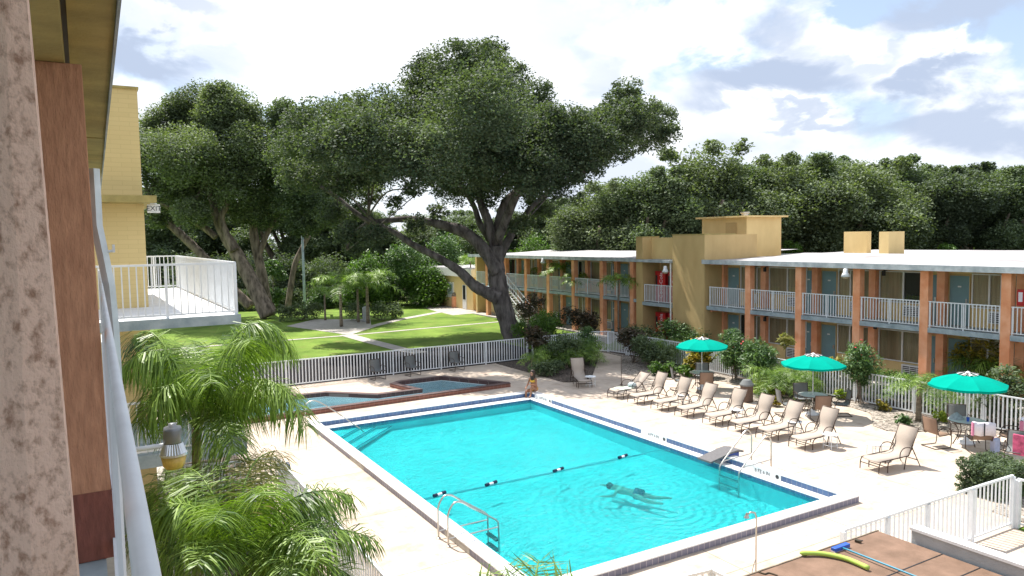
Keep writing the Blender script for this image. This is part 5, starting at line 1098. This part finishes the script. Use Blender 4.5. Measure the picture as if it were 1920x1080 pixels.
putp(PB, 1470, 742, 1, 'spreading palm clump on the gravel left of the middle parasol', 1.15, .02); putp(PB, 1905, 742, 2, 'tall feathery palm clump behind the fence at the right edge', 1.6, 0)
putp(PP, 1722, 790, 0, 'pygmy palm with drooping fronds on the gravel left of the right parasol', 1.25, .02); putp(PP, 998, 700, 2, 'grassy tuft palm at the left end of the dark planting bed', .75, .02); putp(PP, 1500, 752, 3, 'small palm behind the chairs of the middle parasol', .8, .02)

# ------------------------------------------------------------------ shrubs
def shrub(name, label, loc, lobes, n, size, m, seed, stems=5, cat='shrub', asp=.45, sm=None, fl=None, rc=(.28, .5)):
    t = thing(name, label, cat, tuple(loc)); me = np_mesh('foliage', leaf_quads(lobes, n, size, seed, asp=asp, rc=rc)); o = bpy.data.objects.new('foliage', me); COL.objects.link(o); me.materials.append(m); o.parent = t
    rg = random.Random(seed); s = MB()
    for k in range(stems):
        l = lobes[rg.randrange(len(lobes))]; limb(s, [(rg.uniform(-.12, .12), rg.uniform(-.12, .12), 0, .025), (l[0]*.5+rg.uniform(-.1, .1), l[1]*.5, l[2]*.5, .018), (l[0], l[1], l[2], .008)], k=5, sub=3, seed=k)
    s.build('stems', sm or M_bark2, t, False)
    if fl:
        V = leaf_quads([(l[0], l[1], l[2]+l[3]*.5, l[3]*.7) for l in lobes], fl[0], .09, seed+9, asp=.9); me = np_mesh('flowers', V); o = bpy.data.objects.new('flowers', me); COL.objects.link(o); me.materials.append(fl[1]); o.parent = t
    return t
def g3(px, py, z=.02): return G(px, py, z)
M_flower = mat('red_flower', (.55, .05, .06), .6)
ol = [(0, 0, 1.45, .75), (.35, .2, 1.25, .6), (-.4, -.1, 1.2, .6), (0, .2, 1.9, .5), (0, 0, .8, .5)]
shrub('oleander_bush', 'tall oleander bush in front of the fence right of the left parasol', g3(1378, 712), ol, 5200, .17, M_olean, 21, 8, fl=(12, M_flower), asp=.28)
shrub('oleander_bush', 'wide oleander bush in front of the fence, second right of the left parasol', g3(1425, 728), [(l[0]*1.2, l[1]*1.2, l[2]*.92, l[3]*.95) for l in ol], 5200, .17, M_olean, 22, 8, asp=.28)
shrub('oleander_tree', 'round oleander with red flowers on a bare stem between middle and right parasols', g3(1612, 757), [(0, 0, 1.6, .72), (.25, .2, 1.35, .5), (-.3, 0, 1.4, .5), (0, 0, 2.0, .45), (.1, 0, .95, .35)], 5600, .15, M_olean, 23, 6, fl=(22, M_flower), asp=.28)
shrub('croton_bush', 'yellow and dark croton behind the pole of the left parasol', g3(1306, 706), [(0, 0, 1.1, .45), (.3, -.3, 1., .4), (-.1, .2, .6, .4), (.1, 0, 1.5, .35)], 1500, .2, M_croton, 24, 6)
shrub('croton_bush', 'yellow croton bush behind the middle parasol pole', g3(1545, 735), [(0, 0, 1.0, .5), (.2, -.4, 1.1, .45), (-.2, .3, .8, .45)], 1600, .2, M_croton, 25, 6)
shrub('croton_bush', 'tall yellow croton with thin leaves behind the fence above the right parasol', G(1842, 735, 0), [(0, 0, 1.9, .8), (.1, -.7, 1.6, .7), (-.1, .6, 1.4, .6), (.3, -.2, 1.1, .9)], 4500, .26, M_croton, 26, 8, asp=.22)
shrub('leafy_bush', 'tall bright green bush behind the fence at the right edge', G(1895, 735, 0), [(0, 0, 1.7, .9), (.2, -.8, 2.1, .8), (-.1, .5, 1.2, .7)], 5200, .16, M_bright, 27, 8, asp=.35)
shrub('dark_bush', 'dark leafy bush in front of the fence right of the right parasol', g3(1868, 800), [(0, 0, 1.1, .5), (.1, -.4, 1.3, .5), (-.1, .3, .7, .45), (.2, -.1, 1.7, .45)], 3200, .12, M_oak3, 28, 8)
shrub('leafy_bush', 'low yellow green plant at the left of the gravel palm by the middle parasol', g3(1437, 742), [(0, 0, .38, .38), (.1, -.4, .32, .32), (-.1, .4, .3, .3)], 1000, .16, mat('lime_leaf', (.12, .2, .02), .4, .2, 2., col2=(.45, .5, .08), leaf=True, trans=.3), 29, 4)
shrub('croton_bush', 'dark red and green croton right of the gate', g3(1190, 680), [(0, 0, 1.1, .7), (.3, -.3, .8, .6), (-.2, .4, 1.4, .55), (.5, -.6, .5, .5)], 2600, .17, M_redleaf, 30, 8)
shrub('croton_bush', 'dark red leaved shrub at the left end of the dark planting bed', g3(1008, 680), [(0, 0, 1.2, .65), (.3, -.2, .9, .5), (-.2, .2, 1.6, .45)], 2400, .16, M_redleaf, 31, 8)
shrub('leafy_bush', 'dense green bush in the middle of the dark planting bed', g3(1060, 690), [(0, 0, 1.0, .75), (.4, .3, 1.2, .7), (-.5, .1, .9, .6), (.8, .3, .7, .55)], 5200, .11, M_oak3, 32, 8)
shrub('leafy_bush', 'green bush on the lawn side of the fence right of the great oak', G(1015, 650, 0), [(0, 0, 1.1, 1.0), (1.0, .8, 1.3, .9), (-.4, 1.3, .8, .8), (1.5, 2, 1.0, .9)], 6500, .15, M_bright, 33, 8)
shrub('dark_bush', 'dark purple shrub against the motel wing behind the planting bed', G(1095, 645, 0), [(0, 0, 1.5, .8), (.7, .4, 1.2, .7), (-.5, .6, 1.8, .6)], 3200, .15, M_redleaf, 34, 8)
shrub('dark_bush', 'thin red flowering shrub right beside the great oak trunk', G(985, 628, 0), [(0, 0, 1.6, .8), (.8, 0, 2.2, .7), (1.2, 1, 1.3, .8)], 2600, .16, M_redleaf, 35, 8, fl=(30, M_flower))
shrub('leafy_bush', 'low bright leafy plants at the foot of the palm left of the first parasol', g3(1255, 705), [(0, 0, .35, .4), (.5, -.5, .3, .35), (-.4, .5, .35, .35)], 1500, .17, M_bright, 36, 4)
shrub('clipped_hedge', 'small clipped hedge block behind the white fence in the lower right', G(1868, 925, .0), [(x*.28-.5, y*.28-.35, z*.28+.12, .2, .9) for x in range(5) for y in range(4) for z in range(3)], 26000, .06, M_oak3, 37, 6, asp=.6)
shrub('clipped_hedge', 'low bright hedge behind the fence between the oleander tree and the right parasol', G(1690, 745, 0), [(.0, -1.8+i*.45, .75, .38) for i in range(9)], 5200, .09, M_bright, 38, 8)
shrub('croton_bush', 'small dry cordyline with pale leaves in front of the ground-floor windows', G(1474, 715, 0), [(0, 0, 1.75, .32), (0, .1, 1.95, .2)], 260, .3, M_palmd, 39, 2, asp=.2)
shrub('leafy_bush', 'olive shrub at the foot of the lamp post', G(565, 600, 0), [(0, 0, .8, .9), (-1.3, 0, .7, .8), (1.2, .3, .8, .8)], 4200, .16, M_oak2, 40, 6)
shrub('dark_bush', 'dark shrub behind the stone block on the lawn plaza', G(715, 600, 0), [(0, 0, .8, .9), (1.2, .3, .7, .8), (-1.8, 1.2, .8, .9)], 3600, .17, M_oak3, 42, 6)
shrub('clipped_hedge', 'long dark low hedge right behind the white fence of the gravel bed', (26.4, 22, 0), [(rg_*.0, -9.5+i*.62, .42, .5) for i, rg_ in enumerate(range(32))], 26000, .11, M_oak3, 140, 8)
shrub('leafy_bush', 'rounded green shrub in the dark bed just left of the gate post', g3(1105, 675), [(0, 0, .8, .6), (-.6, -.3, .7, .6), (.1, .4, 1.3, .5)], 4200, .11, M_olean, 141, 6)
shrub('leafy_bush', 'green shrub between the croton and the palm fan right of the gate', g3(1215, 690), [(0, 0, .8, .6), (.5, -.6, .7, .5), (-.2, .3, 1.2, .5)], 4200, .12, M_oak3, 142, 6)
shrub('leafy_bush', 'leafy shrub against the foot of the blind wall', G(1280, 660, 0), [(0, 0, .9, .8), (.5, -.8, .8, .7), (-.3, .7, 1.3, .7)], 5200, .13, M_olean, 143, 6)
shrub('leafy_bush', 'dark green shrub below the vending recess', G(1210, 655, 0), [(0, 0, .8, .7), (.4, -.8, .6, .6), (-.3, .7, .9, .6)], 4200, .13, M_oak3, 144, 6)
shrub('leafy_bush', 'low green shrub at the front corner of the dark planting bed', g3(1030, 705), [(0, 0, .4, .45), (.5, .2, .4, .4), (-.5, .3, .35, .4)], 2600, .11, M_oak3, 145, 5)
tuft = []
for k, (px, py) in enumerate(((1652, 770), (1690, 797), (1762, 790), (1448, 760), (1530, 752), (1575, 748))):
    o = shrub('gravel_plant', 'plant', g3(px, py, .03), [(0, 0, .2, .22), (.1, -.1, .15, .18)], 240, .15, (M_croton, M_olean, mat('lime_leaf', (1, 1, 1)))[k % 3], 60+k, 2)
    o['label'] = ('small yellow plant on the gravel right of the oleander stem', 'low green plant on the gravel left of the pygmy palm', 'low plant on the gravel right of the pygmy palm', 'small plant beside the trash bin', 'small green plant behind the middle table chairs', 'small lime plant by the fence right of the middle parasol')[k]
# grass growing at the corner
cr_v = []

# ------------------------------------------------------------------ the great oak
def tree_thing(name, label, loc, lobes, limbs, n, size, m, bark, seed, cat='tree', grp=None, asp=.5, rc=(.28, .5), flat=.75, twigs=0):
    t = thing(name, label, cat, tuple(loc), 0, grp); inv = RW[t].inverted()
    me = np_mesh('crown', leaf_quads(lobes, n, size, seed, asp=asp, rc=rc, flat=flat)); me.transform(inv); o = bpy.data.objects.new('crown', me); COL.objects.link(o); me.materials.append(m); o.parent = t
    b = MB()
    for i, l in enumerate(limbs): limb(b, l, k=10, sub=5, seed=seed+i)
    rg = random.Random(seed)
    for i in range(twigs):
        l = lobes[rg.randrange(len(lobes))]; src = limbs[rg.randrange(len(limbs))][-1]; a = Vector(src[:3]); c = Vector(l[:3]); mid = a.lerp(c, .5)+Vector((rg.uniform(-.6, .6), rg.uniform(-.6, .6), rg.uniform(-.2, .8)))
        if (c-a).length < 9: limb(b, [(*a, src[3]*.7), (*mid, src[3]*.45), (*c, .03)], k=6, sub=4, seed=i)
    b.build('trunk', bark, t, smooth=True); return t
def LW(lst, d0, rd, seed, spread=4):
    """crown lobes measured on the photograph: px, py, radius px [, depth offset]"""
    rg = random.Random(seed); o = []
    for l in lst:
        d = d0+(l[3] if len(l) > 3 else rg.uniform(-spread, spread)); p = W(l[0], l[1], d); o.append((p.x, p.y, p.z, l[2]*d0/FPX*rd))
    return o
def LM(pts, d):
    o = []
    for p in pts:
        dd = d+(p[3] if len(p) > 3 else 0); v = W(p[0], p[1], dd); o.append((v.x, v.y, v.z, p[2]*dd/FPX))
    return o
DO = 46.9
OL = [(900, 122, 50), (850, 125, 52), (795, 160, 50), (745, 205, 52), (690, 215, 50), (640, 215, 45), (955, 150, 50), (1005, 180, 42), (990, 235, 55), (925, 215, 75), (855, 215, 75), (785, 250, 65), (705, 280, 65), (640, 275, 55), (650, 330, 45), (700, 335, 45),
      (600, 260, 45), (610, 300, 40), (860, 300, 65), (930, 300, 65), (1015, 290, 60), (1075, 250, 52), (1080, 300, 45), (1130, 230, 42), (1165, 200, 42), (1200, 215, 42), (1235, 225, 38), (1215, 260, 36), (1165, 265, 42), (1250, 250, 26), (1115, 285, 36), (1045, 340, 42), (985, 345, 45),
      (850, 355, 40), (905, 360, 40), (820, 330, 40), (770, 310, 36), (690, 360, 30), (670, 395, 26), (1010, 385, 36), (980, 420, 26), (1175, 170, 30), (925, 95, 30), (800, 120, 30), (770, 355, 22), (780, 420, 22), (740, 380, 20), (700, 440, 26), (650, 440, 28), (665, 470, 22), (620, 400, 30), (820, 395, 18), (745, 300, 18)]
OLB = [(930, 250, 85, 5), (860, 250, 80, -4), (1010, 260, 70, 4), (790, 240, 70, 5), (720, 290, 60, -4), (930, 320, 60, 6), (1120, 250, 45, 4), (900, 200, 80, -9), (700, 265, 70, -9), (1050, 250, 60, -5), (800, 290, 65, -10), (620, 270, 48, -8), (1000, 300, 55, -6), (880, 300, 60, -6), (1170, 230, 45, -3), (600, 240, 60, -5), (560, 265, 50, 0), (640, 300, 60, 5), (600, 320, 50, 3), (540, 290, 45, 4), (680, 250, 60, 6), (560, 330, 40, -3), (640, 320, 45, 4), (700, 320, 45, 5), (1040, 250, 60, -5), (1095, 255, 52, -5), (1080, 300, 50, -5), (1140, 275, 42, -4), (1000, 330, 45, -6), (760, 240, 70, 8), (830, 170, 55, 6)]
OK_L = [LM([(968, 642, 21), (961, 632, 18.5), (948, 590, 17.5), (938, 555, 18), (932, 520, 17), (930, 490, 15.5), (928, 462, 14.5)], DO),
    LM([(934, 512, 14), (914, 478, 12.5), (893, 452, 11.5), (868, 434, 11), (838, 424, 9.5), (812, 418, 7.5), (785, 412, 6.5), (758, 411, 6), (728, 413, 5.2), (694, 415, 5.2), (662, 395, 4.6), (634, 372, 4), (600, 348, 3.2)], DO-.4),
    LM([(936, 560, 13), (912, 548, 11.5), (890, 536, 10.5), (866, 512, 9), (848, 499, 8), (820, 482, 7), (796, 470, 6.4), (768, 455, 6), (744, 438, 5.5), (720, 425, 4), (690, 405, 3)], DO-.8),
    LM([(931, 470, 12), (922, 440, 9.5), (914, 412, 8.5), (904, 388, 7.5), (897, 362, 6.5), (890, 330, 5.5), (880, 270, 4.5), (870, 200, 3)], DO),
    LM([(930, 460, 12), (934, 430, 10), (939, 405, 9.5), (944, 388, 8.5), (956, 370, 7.5), (974, 357, 6), (995, 345, 5), (1010, 300, 4)], DO+.3),
    LM([(934, 490, 10), (946, 462, 8.5), (960, 438, 7), (975, 415, 5.5), (1000, 385, 4.5), (1040, 350, 4)], DO+1.2), LM([(1040, 350, 5), (1090, 325, 5), (1125, 302, 4.5), (1145, 292, 4), (1170, 260, 3), (1200, 220, 2.5)], DO+.6),
    LM([(920, 450, 8), (900, 420, 6), (888, 385, 5), (860, 340, 4), (820, 270, 3)], DO+1.5), LM([(694, 415, 4), (660, 440, 3), (650, 470, 2)], DO)]
tb = G(962, 640, 0); oak_base = W(966, 640, DO)
tree_thing('oak_tree', 'great spreading live oak with a thick dark trunk and long crooked limbs in the centre', (oak_base.x, oak_base.y, 0), LW(OL, DO-.5, 1.0, 4, 5)+LW(OLB, DO-.5, 1.0, 5), OK_L, 430000, .155, M_oak, M_bark, 3, asp=.65, twigs=40, rc=(.22, .42))

# oaks left
DL = 63.
tree_thing('oak_tree', 'olive green live oak on the left with a trunk leaning left behind the white walkway', tuple(G(500, 592)), LW([(330, 240, 60), (375, 205, 55), (430, 205, 55), (290, 285, 50), (345, 290, 65), (410, 270, 70), (320, 350, 55), (380, 350, 60), (440, 340, 60), (300, 400, 35), (470, 280, 55), (450, 225, 45), (330, 200, 30), (410, 175, 30), (280, 240, 25), (470, 390, 45), (360, 400, 35)], DL, 1.0, 6, 4),
    [LM([(505, 592, 17), (488, 560, 15), (465, 515, 13.5), (440, 470, 12), (418, 435, 10), (405, 405, 7.5), (398, 375, 6), (385, 340, 5)], DL), LM([(440, 470, 9), (425, 440, 7), (415, 410, 6), (425, 385, 5), (432, 350, 4.5), (445, 300, 3.5)], DL-.5), LM([(405, 445, 6), (380, 425, 6), (345, 405, 5), (310, 385, 4.5), (275, 360, 3.5)], DL), LM([(470, 575, 9), (430, 535, 8), (390, 490, 8), (350, 450, 7.5), (315, 418, 7)], DL+2)], 170000, .2, M_oak2, M_bark2, 14, asp=.6, twigs=12)
tree_thing('oak_tree', 'second live oak on the left with an upright forked trunk beside the lamp post', tuple(G(525, 592)), LW([(520, 255, 50), (565, 245, 50), (600, 265, 45), (540, 300, 55), (590, 320, 55), (510, 340, 50), (560, 370, 45), (620, 350, 45), (530, 210, 28), (500, 400, 35), (610, 400, 35), (570, 420, 30)], DL+3, 1.0, 7, 4),
    [LM([(505, 592, 11), (497, 550, 10), (488, 500, 9), (478, 455, 8.5), (476, 420, 7), (486, 380, 6), (495, 340, 4)], DL+3), LM([(485, 480, 6), (500, 440, 5), (520, 400, 4.5), (545, 340, 3.5)], DL+3), LM([(538, 590, 6), (545, 540, 5.5), (555, 490, 5), (580, 440, 4)], DL+5)], 120000, .2, M_oak3, M_bark2, 15, asp=.6, twigs=8)

# ------------------------------------------------------------------ woods behind: individual trees, a few kinds copied
def bg_proto(seed, r, h, m, bark=True, n=75000, size=.27):
    rg = random.Random(seed); lobes = []
    for i in range(15):
        a = rg.uniform(0, 6.28); rad = r*rg.uniform(.15, .78); z = h*rg.uniform(.45, .86)-rad*.22; lobes.append((rad*math.cos(a), rad*math.sin(a), z, r*rg.uniform(.28, .46)))
    lobes.append((0, 0, h*.84, r*.45)); lobes += [(rg.uniform(-r*.5, r*.5), rg.uniform(-r*.5, r*.5), h*.97, r*.12) for _ in range(4)]
    limbs = []; hf = h*.22
    for k in range(5): a = rg.uniform(0, 6.28); limbs.append([(0, 0, 0, r*.075), (.2*math.cos(a), .2*math.sin(a), hf, r*.065), (r*.28*math.cos(a), r*.28*math.sin(a), h*.42, r*.042), (r*.5*math.cos(a+.4), r*.5*math.sin(a+.4), h*.66, r*.02)])
    return tree_thing('oak_tree', 'oak', (0, 0, 0), lobes, limbs, n, size, m, M_bark2, seed, asp=.6, twigs=0)
BG = [bg_proto(101, 6.0, 15, M_oak3), bg_proto(102, 6.6, 14, M_oak2), bg_proto(103, 5.4, 15.5, M_oak), bg_proto(104, 5.8, 14.5, M_oak3)]
used2 = set()
def put_tree(k, px, top_py, d, lb, wide=1., base=0.):
    src = BG[k % 4]; hgt = (15, 14, 15.5, 14.5)[k % 4]; top = W(px, top_py, d).z; s = (top-base)/hgt*.94; p = W(px, 470, d); s_ = (s*wide, s*wide, s)
    if src not in used2: used2.add(src); src.location = (p.x, p.y, base); src.scale = s_; src.rotation_euler.z = k*1.7; o = src
    else: o = dup(src, (p.x, p.y, base), k*1.7+px*.01, scale=s_)
    o['label'] = lb; o['group'] = 'oaks of the wood behind the motel'
    return o
row = [(1145, 330, 66, 1, 'low oak above the left wing roof, between the distant houses'), (1225, 300, 64, 3, 'oak with bare crooked limbs left of the rooftop box'), (1322, 258, 66, 1, 'tall oak directly behind the yellow rooftop box'), (1400, 290, 70, 0, 'oak just right of the rooftop box'), (1475, 280, 68, 1, 'pale olive oak between the rooftop box and the chimneys'),
       (1545, 275, 70, 0, 'oak directly behind the left chimney'), (1620, 288, 66, 1, 'light olive oak behind and between the chimneys'), (1690, 282, 72, 3, 'oak with a pointed top right of the second chimney'), (1760, 300, 68, 2, 'dark oak right of the chimneys'), (1820, 292, 70, 2, 'dark oak second from the right edge'), (1880, 300, 68, 3, 'oak at the right edge'), (1950, 300, 72, 0, 'oak half cut by the right edge')]
for i, (px, py, d, k, lb) in enumerate(row): put_tree(k, px, py, d, lb, 1.0 if k != 1 else 1.05)
row2 = [(1100, 350, 100, 2, 'far dark oak at the left end of the wood'), (1190, 330, 98, 0, 'far oak behind the pale blue house'), (1270, 300, 92, 3, 'far oak filling the gap left of the tall oak'), (1360, 300, 92, 2, 'far oak filling the gap right of the tall oak'), (1440, 296, 92, 3, 'far oak behind the pale olive oak'), (1510, 292, 94, 2, 'far dark oak seen left of the first chimney'),
        (1585, 294, 92, 3, 'far oak seen between the chimneys'), (1655, 296, 94, 2, 'far dark oak behind the second chimney'), (1725, 300, 92, 0, 'far oak right of the pointed oak'), (1790, 304, 92, 1, 'far olive oak in the right part'), (1850, 302, 94, 0, 'far oak near the right edge'), (1920, 304, 92, 2, 'farthest dark oak at the right edge')]
for i, (px, py, d, k, lb) in enumerate(row2): put_tree(k, px, py, d, lb, 1.15)
row3 = [(240, 330, 95, 2, 'dark oak behind the yellow tower'), (330, 340, 90, 0, 'far oak behind the leaning trunks on the left'), (430, 350, 92, 2, 'far dark oak behind the left oaks'), (530, 330, 88, 3, 'far oak behind the lamp post'), (620, 345, 90, 2, 'far dark oak left of the sky gap under the great limb'), (700, 385, 92, 0, 'far oak under the long left limb of the great oak'), (790, 395, 96, 1, 'far olive oak seen through the fork of the great oak'),
        (870, 385, 92, 3, 'far oak just left of the great trunk'), (955, 380, 96, 2, 'far dark oak right behind the great trunk'), (1030, 362, 90, 0, 'far oak over the left end of the motel roof')]
for i, (px, py, d, k, lb) in enumerate(row3): put_tree(k, px, py, d, lb, 1.15)
# understorey bushes at the far side of the lawn
def under(px, py, rpx, d, m, seed, lb, zb=0, n=9000, size=.26):
    p = W(px, py, d); b = Vector((p.x, p.y, 0)); r = rpx*d/FPX; rg = random.Random(seed); h = p.z+r*.4
    lobes = [(rg.uniform(-1, 1)*r*.7, rg.uniform(-1, 1)*r*.6, h*rg.uniform(.2, .85), r*rg.uniform(.35, .6)) for _ in range(10)]+[(0, 0, h*.8, r*.6), (0, 0, h*.3, r*.7)]
    return shrub('understorey_bush', lb, b, lobes, n, size, m, seed, 5)
under(690, 500, 55, 72, M_bright, 201, 'bright green bush behind the lawn palms, left one', n=14000); under(760, 475, 55, 74, M_olean, 202, 'tall grey green bush behind the lawn, middle one', n=14000); under(800, 520, 45, 72, M_bright, 203, 'bright green bush next to the small yellow building', n=12000)
under(830, 455, 50, 78, M_olean, 204, 'large leaved bush seen below the great limb over the small building', n=14000); under(880, 450, 50, 82, M_oak3, 205, 'dark bush behind the small yellow building', n=9000); under(620, 500, 50, 78, M_oak3, 206, 'dark undergrowth right of the lamp post'); under(540, 500, 50, 76, M_oak, 207, 'dark undergrowth behind the lamp post')
under(450, 500, 55, 80, M_oak, 208, 'dark undergrowth behind the leaning trunks'); under(360, 500, 55, 80, M_oak, 209, 'dark undergrowth behind the white walkway'); under(300, 480, 50, 84, M_oak3, 210, 'undergrowth beside the yellow tower'); under(510, 490, 26, 70, M_olean, 211, 'pale leaved bush between the trunks and the lamp post', n=5000)
under(930, 450, 40, 84, M_bright, 212, 'green bush over the end of the motel roof beside the great trunk', n=7000); under(1000, 455, 45, 84, M_bright, 213, 'green bush behind the left end of the motel roof', n=8000); under(1090, 450, 40, 80, M_oak3, 214, 'dark bush right of the tan house', n=8000)
under(1490, 445, 22, 62, M_bright, 215, 'small bright bush behind the roof, right of the rooftop box', n=3500, size=.2); under(1775, 448, 22, 62, M_bright, 216, 'small bright bush behind the roof, right of the chimneys', n=3500, size=.2); under(1860, 440, 40, 66, M_oak3, 217, 'rounded bush behind the roof near the right edge', n=7000); under(1240, 430, 40, 62, M_oak2, 218, 'olive bush behind the yellow centre block', n=6000)

for k_, (px, py, rr, d, m_, lb) in enumerate(((330, 555, 40, 70, M_oak3, 'low dark bush under the left oaks, just right of the white walkway railing'), (455, 565, 30, 71, M_oak, 'low dark bush between the walkway and the leaning trunk'), (545, 560, 34, 74, M_oak3, 'low dark bush at the lawn edge left of the lamp post'),
        (600, 560, 32, 72, M_olean, 'green bush at the lawn edge right of the lamp post'), (650, 555, 34, 74, M_oak3, 'dark bush behind the small lawn palms'), (720, 555, 34, 74, M_oak3, 'dark bush at the lawn edge right of the small palms'))):
    under(px, py, rr, d, m_, 230+k_, lb, n=9000, size=.22)
# the far wood: one mass closing the horizon
fw = []
rg = random.Random(77)
for i in range(120):
    px = 120+i*16+rg.uniform(-8, 8); p = W(px, 470, rg.uniform(112, 130)); fw.append((p.x, p.y, rg.uniform(1.5, 7), rg.uniform(3, 4.5)))
me = np_mesh('far_wood', leaf_quads(fw, 90000, .6, 5, asp=.7)); o = bpy.data.objects.new('far_wood', me); COL.objects.link(o); me.materials.append(M_oak)
tag(o, 'distant dark wood seen low between the trunks', 'wood', kind='stuff')
for o in COL.objects:
    if o.parent is None and 'label' in o and len(o['label'].split()) > 16: print('LONG', len(o['label'].split()), o['label'])
